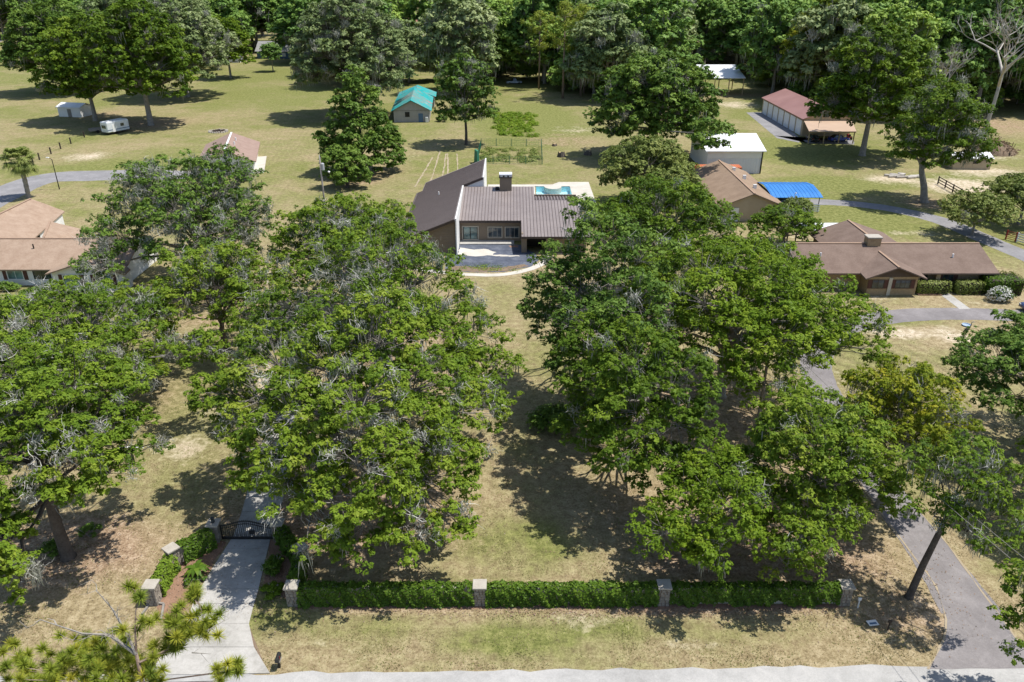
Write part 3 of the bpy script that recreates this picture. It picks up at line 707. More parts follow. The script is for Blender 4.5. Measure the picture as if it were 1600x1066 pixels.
MB(org).box(-55.2, -54.62, 87.85, 87.98, 0, 2.1).build('door', M['dark_frame'], H)
MB(org).tube([(-59, 91.0, 3.6), (-59, 91.0, 4.25)], [.08, .08], 8).build('roof_vent', M['dark_frame'], H)
sheet('porch_slab', [(-57, 87.9), (-54.7, 87.9), (-54.7, 86.6), (-57, 86.6)], M['mulch'], .03)

# ---- cottage with rose shingles
c = P(362, 258); org = (c.x, c.y, 0)
rot = math.radians(14)
H = thing('cottage', 'small cottage with reddish brown shingle roof beyond the left oaks', 'house', org, rot)
gable_walls(MB(), -4.6, 4.6, -8.5, 8.5, 2.7, 4.6, 'y').build('wall', M['white_paint'], H)
gable_roof(MB(), -4.6, 4.6, -8.5, 8.5, 2.7, 4.6, 'y', .7).build('roof', M['shingle_rose'], H)
MB().bar((0, -9.2, 4.63), (0, 9.2, 4.63), .35, .06).build('ridge_cap', M['white_roof'], H)
for y in (-1, 3): MB().tube([(1.2, y, 4.0), (1.2, y, 4.7)], [.12, .12], 8).build('roof_vent', M['white_roof'], H)
MB().box(4.62, 6.4, -8.5, 6, 0, .12).build('porch_slab', M['deck_white'], H)

# ---- barn with streaked teal roof
org = (-25, 198, 0); rot = math.radians(4)
H = thing('teal_barn', 'grey block barn with streaked teal metal roof and small blue door', 'barn', org, rot)
m, nt, bs = new_mat('teal_metal')
co = objco(nt)
mp = nt.nodes.new('ShaderNodeMapping'); mp.inputs['Scale'].default_value = (.28, 1.6, 1); nt.links.new(co, mp.inputs['Vector'])
f = math_n(nt, 'ADD', math_n(nt, 'MULTIPLY', noise(nt, mp.outputs[0], .8, 4, .6), .75), math_n(nt, 'MULTIPLY', noise(nt, co, .12, 2), .3))
nt.links.new(ramp(nt, f, [(.44, (.004, .27, .28)), (.53, (.012, .37, .37)), (.575, (.20, .24, .22)), (.64, (.21, .18, .16)), (.72, (.50, .52, .52))]), bs.inputs['Base Color'])
bs.inputs['Roughness'].default_value = .5
M['teal_metal'] = m
gable_walls(MB(), -4.4, 4.4, 0, 22, 3.1, 5.3, 'y').build('wall', M['block_grey'], H)
gable_roof(MB(), -4.4, 4.4, 0, 22, 3.15, 5.4, 'y', .6, .12).build('roof', M['teal_metal'], H)
gable_roof(MB(), -4.4, 5.2, 22.8, 31, 3.0, 4.8, 'y', .5, .12).build('lean_roof', M['teal_metal'], H)
gable_walls(MB(), -4.3, 5.1, 22.9, 30.8, 2.95, 4.7, 'y').build('lean_wall', M['block_grey'], H)
MB().box(-1.6, -.5, -.06, -.005, 1.3, 2.5).build('window', M['dark_frame'], H)
MB().box(1.7, 2.8, -.07, -.005, 0, 2.1).build('door', M['blue_door'], H)
MB().box(-4.4, 4.4, -.05, -.003, 2.75, 2.9).build('band', M['wood_grey'], H)
MB().box(3.4, 4.1, -.7, -.1, 0, 1.3).build('water_heater', M['white_paint'], H, bevel=.08)

# ---- brown ranch house on the right
org = (46, 90, 0)
H = thing('ranch_house', 'long brick ranch house with brown shingle roof behind clipped hedges', 'house', org)
gable_walls(MB(org), 34.5, 57.0, 87.0, 95.6, 2.55, 4.35).build('wall', M['brick_tan'], H)
mb = MB(org); s = .35
mb.prism([(33.9, 85.8, 2.4), (57.6, 85.8, 2.4), (57.6, 91.2, 4.3), (33.9, 91.2, 4.3)], .16); mb.prism([(33.9, 91.2, 4.3), (57.6, 91.2, 4.3), (57.6, 96.6, 2.4), (33.9, 96.6, 2.4)], .16)
mb.build('roof', M['shingle_brown'], H)
xa, xb = PX(1352, 85), PX(1428, 85); xm = (xa + xb) / 2
mb = MB(org); mb.add([(xa, 84.9, 0), (xb, 84.9, 0), (xb, 87.2, 0), (xa, 87.2, 0), (xa, 84.9, 2.3), (xb, 84.9, 2.3), (xb, 87.2, 2.3), (xa, 87.2, 2.3)], [(0, 1, 5, 4), (1, 2, 6, 5), (3, 0, 4, 7)])
mb.build('wing_wall', M['brick_tan'], H)
MB(org).add([(xa, 84.86, 2.3), (xb, 84.86, 2.3), (xm, 84.86, 3.55)], [(0, 1, 2)]).build('gable', M['brown_gable'], H)
zr = 3.72
yr = 85.8 + (zr - 2.4) / .352
mb = MB(org)
mb.prism([(xa - .7, 84.2, 2.33), (xm, 84.2, zr), (xm, yr + .3, zr + .06), (xa - .7, 86.2, 2.48)], .15)
mb.prism([(xm, 84.2, zr), (xb + .7, 84.2, 2.33), (xb + .7, 86.2, 2.48), (xm, yr + .3, zr + .06)], .15)
mb.build('wing_roof', M['shingle_brown'], H)
xc = 45.4
mb = MB(org)
mb.prism([(40.3, 94, 2.45), (xc, 92, 4.2), (xc, 101.3, 4.2), (40.3, 101.3, 2.45)], .15); mb.prism([(xc, 92, 4.2), (50.5, 94, 2.45), (50.5, 101.3, 2.45), (xc, 101.3, 4.2)], .15)
mb.build('rear_roof', M['shingle_brown'], H)
mb = MB(org); mb.box(41.0, 49.8, 95.6, 100.8, 0, 2.35); mb.build('rear_wall', M['brick_tan'], H)
mb = MB(org)
mb.bar((33.9, 91.2, 4.33), (57.6, 91.2, 4.33), .3, .06); mb.bar((xm, 84.2, zr + .03), (xm, yr + .2, zr + .09), .26, .06); mb.bar((xc, 92.2, 4.23), (xc, 101.3, 4.23), .28, .06)
mb.build('ridge_cap', M['ridge_cap'], H)
MB(org).prism([(38.6, 101.2, 2.75), (48.2, 101.2, 2.75), (48.2, 105.0, 2.65), (38.6, 105.0, 2.65)], .12).build('patio_roof', M['white_roof'], H)
for p in ((38.8, 101.6), (38.8, 104.7), (48.0, 104.7)): MB(org).box(p[0], p[0] + .14, p[1], p[1] + .14, 0, 2.6).build('post', M['wood_dark'], H)
ch = MB(org).box(43.6, 45.2, 90.6, 91.8, 3.6, 5.1).build('chimney', M['brick_tan'], H)
MB(org).box(43.5, 45.3, 90.5, 91.9, 5.1, 5.25).build('chimney_cap', M['stone_cap'], ch)
for x, y in ((37.3, 88.8), (53.2, 88.6)):
    z = 2.4 + (y - 85.8) * .352
    MB(org).tube([(x, y, z), (x, y, z + .45)], [.10, .10], 8).build('roof_vent', M['white_roof'], H)
window(H, org, xa + .45, xa + 1.9, .85, 1.95, 84.9, M['brown_gable'], M['glass'], M['shutter'], 1, .07)
window(H, org, xb - 2.6, xb - .75, .85, 1.95, 84.9, M['brown_gable'], M['glass'], M['shutter'], 2, .07)
window(H, org, 46.2, 47.6, .9, 1.95, 87.0, M['brown_gable'], M['glass'], M['shutter'], 1, .07)
window(H, org, 51.6, 53.0, .9, 1.95, 87.0, M['brown_gable'], M['glass'], M['shutter'], 1, .07)
MB(org).box(48.8, 49.8, 86.92, 86.99, 0, 2.05).build('door', M['dark_frame'], H)
for x in (48.0, 50.4): MB(org).box(x, x + .5, 86.1, 86.6, 0, 2.3).build('porch_pillar', M['brick_tan'], H)
MB(org).box(48.0, 50.9, 84.7, 86.9, 0, .10).build('porch_slab', M['mulch'], H)
MB(org).box(xa + 2.35, xa + 2.75, 84.78, 84.88, 0, 2.2).build('pilaster', M['cream_trim'], H)

# ---- tan-roofed long building
org = (36.5, 125, 0)
H = thing('camel_roof_house', 'long low building with camel shingle roof left of the blue carport', 'house', org)
gable_walls(MB(org), 31.8, 40.8, 114.4, 135.6, 2.6, 4.35, 'y').build('wall', M['tan_wall'], H)
gable_roof(MB(org), 31.8, 40.8, 114.4, 135.6, 2.65, 4.45, 'y', .6).build('roof', M['shingle_camel'], H)
MB(org).bar((36.3, 113.8, 4.48), (36.3, 136.2, 4.48), .28, .06).build('ridge_cap', M['ridge_cap'], H)
for x, y in ((37.3, 130.5), (37.6, 125), (37.6, 119)):
    MB(org).box(x, x + .5, y, y + .35, 3.8, 4.45).build('roof_vent', M['white_roof'], H)
for y in (118, 124, 130): MB(org).box(31.72, 31.79, y, y + 1.4, .9, 2.0).build('window', M['glass'], H)
MB(org).box(33.2, 34.4, 114.3, 114.38, 0, 2.1).build('door', M['white_paint'], H)

# ---- white metal workshop, little white shed behind it, orange container
org = (41, 148, 0)
H = thing('metal_workshop', 'white metal workshop with bright flat gable roof behind the orange container', 'workshop', org)
gable_walls(MB(org), 36.4, 46.6, 144.7, 159.0, 4.3, 6.0).build('wall', M['pale_metal'], H)
gable_roof(MB(org), 36.4, 46.6, 144.7, 159.0, 4.4, 6.1, 'x', .5, .14).build('roof', M['white_roof'], H)
MB(org).box(36.4, 46.6, 144.62, 144.68, 2.9, 4.1).build('band', M['white_paint'], H)
MB(org).box(46.45, 46.66, 144.55, 144.75, 0, 4.1).build('downpipe', M['dark_frame'], H)
seams(H, org, M['pale_metal'], [((x, 144.64, .1), (x, 144.64, 2.8)) for x in np.arange(36.7, 46.4, .5)], .06, .05)
H = thing('white_shed', 'little white-roofed shed behind the metal workshop', 'shed', (46.8, 166, 0))
gable_walls(MB(), -4.5, 2.6, -3, 3, 2.4, 3.3).build('wall', M['wood_grey'], H)
gable_roof(MB(), -4.5, 2.6, -3, 3, 2.5, 3.4, 'x', .5).build('roof', M['white_roof'], H)
H = thing('shipping_container', 'orange steel container between camel roof and white workshop', 'container', (37.5, 139.2, 0))
MB().box(-4.4, 3.6, -1.2, 1.2, .1, 2.7).build('body', M['orange'], H, bevel=.05)
mb = MB()
for x in np.arange(-4.2, 3.5, .4): mb.box(x, x + .18, -1.28, -1.2, .2, 2.6)
for x in np.arange(-4.2, 3.5, .4): mb.box(x, x + .18, -1.15, 1.15, 2.7, 2.74)
mb.build('corrugation', M['orange'], H, kind='stuff')
for x in (-4.3, 3.35): MB().box(x, x + .2, -1.1, 1.1, 0, .12).build('skid', M['dark_frame'], H)

# ---- garages with maroon roof and carport
org = (71, 196, 0)
H = thing('garage_row', 'row of pale garage doors under a maroon metal roof with tan carport', 'garage', org)
x0g, x1g = 66.4, 77.4
gable_walls(MB(org), x0g, x1g, 180.5, 212, 3.9, 6.0, 'y').build('wall', M['tan_wall'], H)
gable_roof(MB(org), x0g, x1g, 180.5, 212, 4.0, 6.15, 'y', .4).build('roof', M['maroon_roof'], H)
for k in range(7):
    y = 181.4 + k * 4.35
    d = MB(org).box(x0g - .09, x0g - .02, y, y + 3.5, 0, 3.3).build('garage_door', M['pale_metal'], H)
    mb = MB(org)
    for z in (.82, 1.64, 2.46): mb.box(x0g - .11, x0g - .088, y, y + 3.5, z, z + .05)
    mb.build('panel_joint', M['white_paint'], d)
MB(org).box(x0g - .30, x0g - .1, 180.4, 212, 3.5, 3.72).build('gutter', M['maroon_roof'], H)
MB(org).prism([(64.7, 171.6, 2.7), (75.0, 171.6, 2.7), (77.3, 180.4, 3.5), (66.4, 180.4, 3.5)], .15).build('carport_roof', M['tan_roof'], H)
for x in (64.9, 68.2, 71.5, 74.7): MB(org).box(x, x + .2, 171.9, 172.1, 0, 2.6).build('post', M['wood_post'], H)
MB(org).box(64.7, 75.0, 171.8, 172.05, 2.42, 2.56).build('beam', M['wood_post'], H)
MB(org).box(70.6, 72.0, 180.40, 180.48, 4.2, 5.0).build('vent', M['dark_frame'], H)

# ---- blue carport
org = (45.5, 122, 0)
H = thing('blue_carport', 'open carport with bright blue metal roof beside the camel roof', 'carport', org)
mb = MB(org)
xa_, xb_ = 40.6, 48.6
prof = [(118.6, 2.55), (120.2, 2.95), (123.5, 3.35), (126.4, 3.0), (127.6, 2.6)]
for (ya, za), (yb, zb) in zip(prof[:-1], prof[1:]):
    mb.prism([(xa_, ya, za), (xb_, ya, za), (xb_, yb, zb), (xa_, yb, zb)], .06)
mb.build('roof', M['blue_roof'], H)
L = [((x, ya, za), (x, yb, zb)) for x in np.arange(xa_ + .2, xb_, .6) for (ya, za), (yb, zb) in zip(prof[:-1], prof[1:])]
seams(H, org, M['blue_roof'], L, .05, .04)
for x in (xa_ + .4, (xa_ + xb_) / 2, xb_ - .4):
    for y in (119.0, 127.1): MB(org).box(x - .05, x + .05, y - .05, y + .05, 0, 2.6).build('post', M['dark_frame'], H)
for k in range(4): MB(org).box(46.4, 48.4, 118.75, 118.82, .25 + k * .33, .42 + k * .33).build('slat', M['pale_metal'], H)
H = thing('yard_lamp', 'thin white lamp pole in front of the blue carport', 'lamp', (43.6, 117.2, 0))
MB().tube([(0, 0, 0), (0, 0, 3.6)], [.05, .04], 8).build('pole', M['pale_metal'], H)
MB().tube([(0, 0, 3.6), (.0, -.35, 3.75)], [.06, .10], 8).build('lamp_head', M['white_paint'], H)

# ---- little tan shed, far houses, pole barn
c = P(1517, 265)
H = thing('tan_shed', 'small tan shed with white metal roof near the brush pile', 'shed', (c.x, c.y, 0), math.radians(-3))
gable_walls(MB(), -3.5, 3.5, 0, 4, 2.2, 2.9).build('wall', M['tan_wall'], H)
gable_roof(MB(), -3.5, 3.5, 0, 4, 2.25, 2.95, 'x', .25, .1).build('roof', M['white_roof'], H)
MB().box(.1, 1.0, -.06, -.01, 1.1, 1.75).build('window', M['dark_frame'], H)
mb = MB()
for k in range(9): mb.box(-3.5, 3.5, -.035, -.004, .05 + k * .22, .24 + k * .22)
mb.build('siding', M['tan_wall'], H, kind='stuff')
c = P(430, 92)
H = thing('grey_roof_house', 'far blue house with plain grey roof among trees', 'house', (c.x, c.y, 0))
gable_walls(MB(), -7.5, 7.5, 0, 12, 3.2, 6.4).build('wall', M['blue_door'], H)
gable_roof(MB(), -7.5, 7.5, 0, 12, 3.3, 6.5, 'x', .6).build('roof', M['shingle_grey'], H)
for x in (-5, -1.5, 3): MB().box(x, x + 1.6, -.08, -.01, .9, 2.4).build('window', M['white_paint'], H)
c = P(366, 98)
H = thing('pale_shed', 'tiny white shed left of the far grey-roofed house', 'shed', (c.x, c.y, 0))
gable_walls(MB(), -2.2, 2.2, 0, 5, 2.2, 3.0).build('wall', M['pale_metal'], H)
gable_roof(MB(), -2.2, 2.2, 0, 5, 2.3, 3.1, 'x', .3).build('roof', M['white_roof'], H)
c = P(650, 56)
H = thing('red_roof_house', 'distant house with red metal roof seen over the treetops', 'house', (c.x, c.y, 0), math.radians(20))
gable_walls(MB(), -8, 6, 0, 12, 5.5, 9.0).build('wall', M['white_paint'], H)
gable_roof(MB(), -8, 6, 0, 12, 5.6, 9.2, 'x', .5).build('roof', M['red_roof'], H)
for x in (-6, -2, 2): MB().box(x, x + 1.6, -.08, -.01, 2.2, 4.2).build('window', M['glass'], H)
H = thing('pole_barn', 'open pole barn with long white metal roof under the far oaks', 'barn', (61, 248, 0))
MB().prism([(-9, -5, 5.0), (9, -5, 5.0), (9, 8, 7.4), (-9, 8, 7.4)], .15).build('roof', M['white_roof'], H)
for x in (-8.6, -4.3, 0, 4.3, 8.6):
    for y, z in ((-4.6, 4.9), (7.5, 7.1)): MB().box(x - .12, x + .12, y - .12, y + .12, 0, z).build('post', M['wood_post'], H)
MB().box(-8, -4, -3, 3, 0, 2.2).build('hay_stack', M['wood_grey'], H, bevel=.2)
# ------------------------------------------------------------------ vegetation builders
def cards(name, pos, nrm, ln, wd, tint, mat, parent, along=None, tri=False, kind='stuff'):
    """one mesh of many small leaf faces. pos, nrm: (N,3)"""
    n = len(pos)
    r = np.random.RandomState(n % 9973)
    nrm = nrm / (np.linalg.norm(nrm, axis=1, keepdims=True) + 1e-9)
    if along is None:
        a = np.cross(nrm, r.normal(size=(n, 3)))
    else:
        a = along
    a = a / (np.linalg.norm(a, axis=1, keepdims=True) + 1e-9)
    b = np.cross(nrm, a); b = b / (np.linalg.norm(b, axis=1, keepdims=True) + 1e-9)
    ln = np.asarray(ln).reshape(-1, 1); wd = np.asarray(wd).reshape(-1, 1)
    if tri:
        V = np.stack([pos - a * ln * .5 - b * wd * .5, pos - a * ln * .5 + b * wd * .5, pos + a * ln * .5], 1); k = 3
    else:
        V = np.stack([pos - a * ln * .5, pos + b * wd * .5 - a * ln * .08, pos + a * ln * .5, pos - b * wd * .5 - a * ln * .08], 1); k = 4
    me = bpy.data.meshes.new(name)
    me.vertices.add(n * k); me.vertices.foreach_set('co', V.astype(np.float32).ravel())
    me.loops.add(n * k); me.loops.foreach_set('vertex_index', np.arange(n * k, dtype=np.int32))
    me.polygons.add(n); me.polygons.foreach_set('loop_start', np.arange(0, n * k, k, dtype=np.int32))
    me.update(calc_edges=True)
    me.attributes.new('tint', 'FLOAT', 'POINT').data.foreach_set('value', np.repeat(np.clip(tint, 0, 1), k).astype(np.float32))
    me.materials.append(mat)
    return link(name, me, parent, 0, kind)

def unit(r, n):
    v = r.normal(size=(n, 3)); return v / np.linalg.norm(v, axis=1, keepdims=True)

def oak_lobes(h, rad, r, n_out=8, low=.30):
    """leafy lobes spread over a rounded, uneven crown envelope"""
    L = []
    zl, zh = h * low, h
    zc, hz = (zl * .6 + zh * .4), None
    n = int(n_out * 2.6); ph = r.uniform(0, 6.28)
    for k in range(n):
        u = 1 - (k + .5) / n * 1.42                     # top to a little below the equator
        a = ph + k * 2.39996 + r.uniform(-.3, .3)
        q = math.sqrt(max(0, 1 - u * u))
        R = rad * r.uniform(.25, .37)
        d = (rad - R * .8) * q * r.uniform(.82, 1.08)
        z = zc + (u * (zh - zc - R * .55) if u > 0 else u * (zc - zl)) * r.uniform(.88, 1.06)
        L.append((d * math.cos(a), d * math.sin(a), z, R))
    L.append((0, 0, zc + (zh - zc) * .25, rad * .42))
    return L

def foliage(r, lobes, clump_r, tufts, leaves, leaf, flat=.85, bare=.10, tbias=0.0, droop=.34, gap=.10):
    """leaf positions on clumps on lobes -> arrays, and the clump centres"""
    cl = []; lob = []
    for i, (x, y, z, R) in enumerate(lobes):
        n = max(6, int(3.0 * math.pi * R * R / (clump_r * clump_r * 2.2)))
        d = unit(r, n * 2); d = d[d[:, 2] > -.7][:n]
        k = r.uniform(.70, 1.06, len(d))[:, None]
        p = np.array([x, y, z]) + d * k * R * np.array([1, 1, flat])
        cl.append(p); lob += [i] * len(p)
    C = np.concatenate(cl); lob = np.array(lob)
    LB = np.array(lobes); inside = np.zeros(len(C), bool)
    for i in range(len(lobes)):
        q = (C - LB[i, :3]) / (LB[i, 3] * np.array([1, 1, flat]))
        inside |= (np.sum(q * q, 1) < .60) & (lob != i)
    keep = (r.rand(len(C)) > gap) & ~(inside & (r.rand(len(C)) < .9))
    C, lob = C[keep], lob[keep]
    isbare = r.rand(len(C)) < bare
    G = C[~isbare]
    n = len(G)
    ltint = r.normal(0, .11, len(lobes))
    ct = np.clip(.48 + tbias + r.normal(0, .17, n) + ltint[lob[~isbare]], 0, 1)
    cr = clump_r * r.uniform(.65, 1.25, n)
    # tufts
    T = n * tufts
    d = unit(r, T); d[:, 2] = np.abs(d[:, 2]) * .9 - droop * r.rand(T) * 1.6
    base = np.repeat(G, tufts, 0); cr_ = np.repeat(cr, tufts)
    tp = base + d * (cr_ * r.uniform(.55, 1.05, T))[:, None] * np.array([1, 1, .75])
    tn = d
    # leaves
    N = T * leaves
    e = unit(r, N)
    tr = clump_r * .30
    lp = np.repeat(tp, leaves, 0) + e * (tr * r.uniform(.25, 1.0, N))[:, None] * np.array([1, 1, .6])
    ln = np.repeat(tn, leaves, 0) * .55 + e * .55 + np.array([0, 0, .75]) + r.normal(size=(N, 3)) * .32
    tint = np.repeat(np.repeat(ct, tufts), leaves) + np.repeat(r.normal(0, .09, T), leaves) + r.normal(0, .07, N)
    size = leaf * r.uniform(.7, 1.35, N)
    return C, isbare, lob, lp, ln, size, tint

def ribbons(r, starts, dirs, length, width, sag=0.0, seg=3, curl=.25):
    """thin two-sided strips following curved lines -> verts, faces"""
    V, F = [], []
    for s, d, L, w in zip(starts, dirs, length, width):
        p = Vector(s); d = Vector(d).normalized()
        side = d.cross(Vector(r.normal(size=3)))
        if side.length < 1e-3: side = Vector((1, 0, 0))
        side.normalize()
        b = len(V)
        for k in range(seg + 1):
            ww = w * (1 - .75 * k / seg) / 2
            V.append(tuple(p + side * ww)); V.append(tuple(p - side * ww))
            d = (d + Vector(r.normal(size=3)) * curl + Vector((0, 0, -sag))).normalized()
            p = p + d * (L / seg)
        for k in range(seg):
            F.append((b + 2 * k, b + 2 * k + 1, b + 2 * k + 3, b + 2 * k + 2))
    return V, F
def ribbon_obj(name, V, F, r, mat, parent):
    me = bpy.data.meshes.new(name); me.from_pydata(V, [], F); me.update()
    t = r.rand(len(V) // 2 + 1)
    me.attributes.new('tint', 'FLOAT', 'POINT').data.foreach_set('value', np.repeat(t, 2)[:len(V)].astype(np.float32))
    me.materials.append(mat)
    return link(name, me, parent, 0, 'stuff')

def make_tree(name, label, cat, base, h, rad, seed, leafm='leaf_oak', bark='bark', lobes=None, extra=(), n_out=8, clump=1.05, tufts=12, leaves=7, leaf=.20,
              flat=.85, bare=.12, tbias=0.0, moss=40, group=None, trunk_r=None, lean=(0, 0), low=.32, fork=.26, gap=.12, branch_n=5, twig_w=.045):
    r = np.random.RandomState(seed)
    root = thing(name, label, cat, (base[0], base[1], 0), 0, group)
    L = list(lobes) if lobes is not None else oak_lobes(h, rad, r, n_out, low)
    for e in extra: L.append((e[0] - base[0], e[1] - base[1], e[2], e[3]))
    tr = trunk_r or max(.25, rad * .050)
    fz = h * fork
    ld = Vector((lean[0] * 1.35 + r.uniform(-.3, .3), lean[1] * 1.35 + r.uniform(-.3, .3), h * max(.58, fork + .2)))
    top = Vector((lean[0], lean[1], fz))
    mb = MB()
    mb.tube([(0, 0, -.15), (lean[0] * .06, lean[1] * .06, .25), (lean[0] * .35 + r.uniform(-.1, .1), lean[1] * .35, fz * .5), top, top.lerp(ld, .5) + Vector((r.uniform(-.3, .3), r.uniform(-.3, .3), 0)), ld],
            [tr * 1.6, tr * 1.1, tr * .95, tr * .80, tr * .5, tr * .2], 9)
    mb.build('trunk', M[bark], root, smooth=True)
    C, isbare, lob, lp, ln, size, tint = foliage(r, L, clump, tufts, leaves, leaf, flat, bare, tbias, gap=gap)
    mb = MB()
    mids = []
    for i, (x, y, z, R) in enumerate(L):
        e = Vector((x, y, z - R * .15))
        t0 = min(.9, max(0.0, (z - R - fz) / max(ld.z - fz, .5))) * r.uniform(.4, 1.0)
        st = top.lerp(ld, t0)
        hd = Vector((x - st.x, y - st.y, 0)); sd = Vector((-hd.y, hd.x, 0)) * r.uniform(-.16, .16)
        m = st + hd * .5 + sd + Vector((0, 0, (e.z - st.z) * r.uniform(.45, .7)))
        mids.append((m, e))
        k = tr * .46 * (1 - .4 * t0)
        mb.tube([st, st + hd * .22 + sd * .3 + Vector((0, 0, (e.z - st.z) * .35)), m, m.lerp(e, .5) + sd * -.3 + Vector((0, 0, r.uniform(-.2, .4))), e],
                [k, k * .78, k * .55, k * .36, k * .18], branch_n, cap=False)
    for c, i in zip(C, lob):
        m, e = mids[i]
        s = m.lerp(e, r.uniform(.35, 1.0)); c = Vector(c)
        q = s.lerp(c, .55) + Vector((r.uniform(-.25, .25), r.uniform(-.25, .25), r.uniform(-.1, .3)))
        mb.tube([s, q, c], [tr * .07, tr * .05, twig_w * .4], 3, cap=False)
    mb.build('branches', M[bark], root, smooth=True)
    cards('crown', lp, ln, size * 1.35, size * .95, tint, M[leafm], root, tri=True)
    # bare lichen-grey twig sprays
    B = C[isbare]
    if len(B):
        S, D, Ln, Wd = [], [], [], []
        for c in B:
            ax = Vector((c[0] * .08, c[1] * .08, 1)).normalized()
            for k in range(20):
                S.append(Vector(c) + Vector(r.normal(size=3)) * clump * .28 + Vector((0, 0, clump * .15))); D.append(ax * .55 + Vector(r.normal(size=3)) * .8)
                Ln.append(clump * r.uniform(.5, 1.35)); Wd.append(twig_w * r.uniform(.4, 1.0))
        V, F = ribbons(r, S, D, Ln, Wd, 0.0, 3, .45)
        ribbon_obj('dead_twigs', V, F, r, M['twig'], root)
        nm = int(70 * max(.5, min(1.2, clump)))
        e = unit(r, len(B) * nm); e[:, 2] = e[:, 2] * .8 + .1
        mp_ = np.repeat(B, nm, 0) + e * (clump * r.uniform(.2, 1.0, len(e)))[:, None] * .85
        al = np.stack([r.normal(0, .5, len(e)), r.normal(0, .5, len(e)), -np.ones(len(e))], 1)
        cards('lichen_tufts', mp_, np.cross(al, unit(r, len(e))), leaf * 1.5 * r.uniform(.6, 1.5, len(e)), leaf * .42 * r.uniform(.6, 1.3, len(e)), .55 + np.repeat(r.normal(0, .18, len(B)), nm) + r.normal(0, .14, len(e)), M['moss'], root, along=al, tri=True)
    if moss:
        idx = r.randint(0, len(C), moss)
        S, D, Ln, Wd = [], [], [], []
        for i in idx:
            c = C[i]; nn = r.randint(5, 12)
            Lm = r.uniform(.5, 1.7) * clump
            for k in range(nn):
                S.append((c[0] + r.normal() * clump * .35, c[1] + r.normal() * clump * .35, c[2] - r.uniform(0, .3) * clump)); D.append((r.normal() * .12, r.normal() * .12, -1))
                Ln.append(Lm * r.uniform(.5, 1.2)); Wd.append(clump * r.uniform(.05, .13))
        V, F = ribbons(r, S, D, Ln, Wd, .3, 3, .10)
        ribbon_obj('spanish_moss', V, F, r, M['moss'], root)
    return root

def bush(name, label, cat, base, rx, ry, h, seed, leafm='leaf_dark', leaf=.12, n=1800, group=None, tbias=0, stems=4):
    r = np.random.RandomState(seed)
    root = thing(name, label, cat, (base[0], base[1], 0), 0, group)
    mb = MB()
    for k in range(stems):
        a = r.uniform(0, 6.28); mb.tube([(0, 0, -.05), (math.cos(a) * rx * .3, math.sin(a) * ry * .3, h * .45), (math.cos(a) * rx * .6, math.sin(a) * ry * .6, h * .75)], [.05, .035, .015], 4)
    mb.build('stem', M['bark'], root)
    nc = max(10, n // 60)
    d = unit(r, nc); d[:, 2] = np.abs(d[:, 2])
    C = d * np.array([rx, ry, h * .62]) * r.uniform(.6, 1.0, (nc, 1)) * .85 + np.array([0, 0, h * .30])
    e = unit(r, n)
    p = C[r.randint(0, nc, n)] + e * np.array([rx, ry, h * .6]) * .34 * r.uniform(.3, 1, (n, 1))
    p[:, 2] = np.maximum(p[:, 2], .04)
    nr = e + np.array([0, 0, .7]) + r.normal(size=(n, 3)) * .3
    s = leaf * r.uniform(.7, 1.4, n)
    cards('foliage', p, nr, s * 1.3, s * .8, .45 + tbias + r.normal(0, .17, n), M[leafm], root)
    return root

# ------------------------------------------------------------------ the great oaks of the front yard
def g(px, py): p = P(px, py); return (p.x, p.y)
def at(px, py, z, R): p = P(px, py, z); return (p.x, p.y, z, R)
def rel(base, lst): return [(P(a, b, z).x - base[0], P(a, b, z).y - base[1], z, R) for a, b, z, R in lst]
NEAR = dict(clump=.80, tufts=15, leaves=12, leaf=.155)
make_tree('live_oak', 'wide spreading oak just inside the iron gate, grey twigs over its crown', 'tree', (-13.0, 48.0), 14.0, 10.3, 11, lobes=rel((-13.0, 48.0), [(600, 520, 13, 3.2), (520, 560, 12, 3.0), (430, 560, 10, 2.8), (350, 615, 8, 2.1), (460, 640, 10, 2.8), (560, 640, 11, 3.2), (660, 600, 10, 3.0), (640, 680, 9, 2.8), (715, 690, 7, 2.2), (560, 720, 9, 2.8), (470, 715, 8.5, 2.5), (415, 690, 7, 2.0), (520, 785, 7, 2.3), (600, 755, 7, 2.3), (685, 755, 5.5, 2.2), (480, 825, 5.5, 1.7), (555, 840, 4.5, 1.4), (640, 830, 4.6, 1.6), (700, 815, 4.5, 1.3), (440, 765, 6.5, 1.7), (740, 640, 8, 2.2), (460, 800, 6, 1.6), (402, 740, 6, 1.3), (378, 668, 7, 1.7), (395, 610, 9, 2.2)]),
          bare=.20, tbias=.10, moss=70, n_out=9, **NEAR)
make_tree('live_oak', 'broad oak filling the lawn left of the brown house court', 'tree', (-11.3, 62.5), 15.0, 10.3, 12, lobes=rel((-11.3, 62.5), [(600, 400, 14, 3.2), (540, 420, 13, 3.0), (660, 430, 13, 3.0), (480, 450, 11, 2.8), (700, 470, 11, 2.8), (590, 480, 13, 3.0), (740, 520, 9, 2.6), (660, 520, 11, 3.0), (520, 510, 11, 2.8), (440, 490, 9, 2.6), (420, 540, 7.5, 2.2), (765, 560, 7, 2.2), (700, 570, 8.5, 2.6), (600, 550, 10, 2.8), (640, 385, 12, 2.4), (560, 375, 12, 2.4), (755, 610, 6, 2.0), (500, 570, 8, 2.4)]),
          bare=.25, tbias=.10, moss=70, n_out=9, clump=0.90, tufts=13, leaves=9, leaf=0.175)
make_tree('live_oak', 'oak whose top hides the left wing of the brown house', 'tree', (-18.3, 78.0), 13.5, 7.6, 13, bare=.12, tbias=.04, moss=40, n_out=8, clump=0.95, tufts=12, leaves=8, leaf=0.199, extra=[at(615, 335, 9, 2.2)])
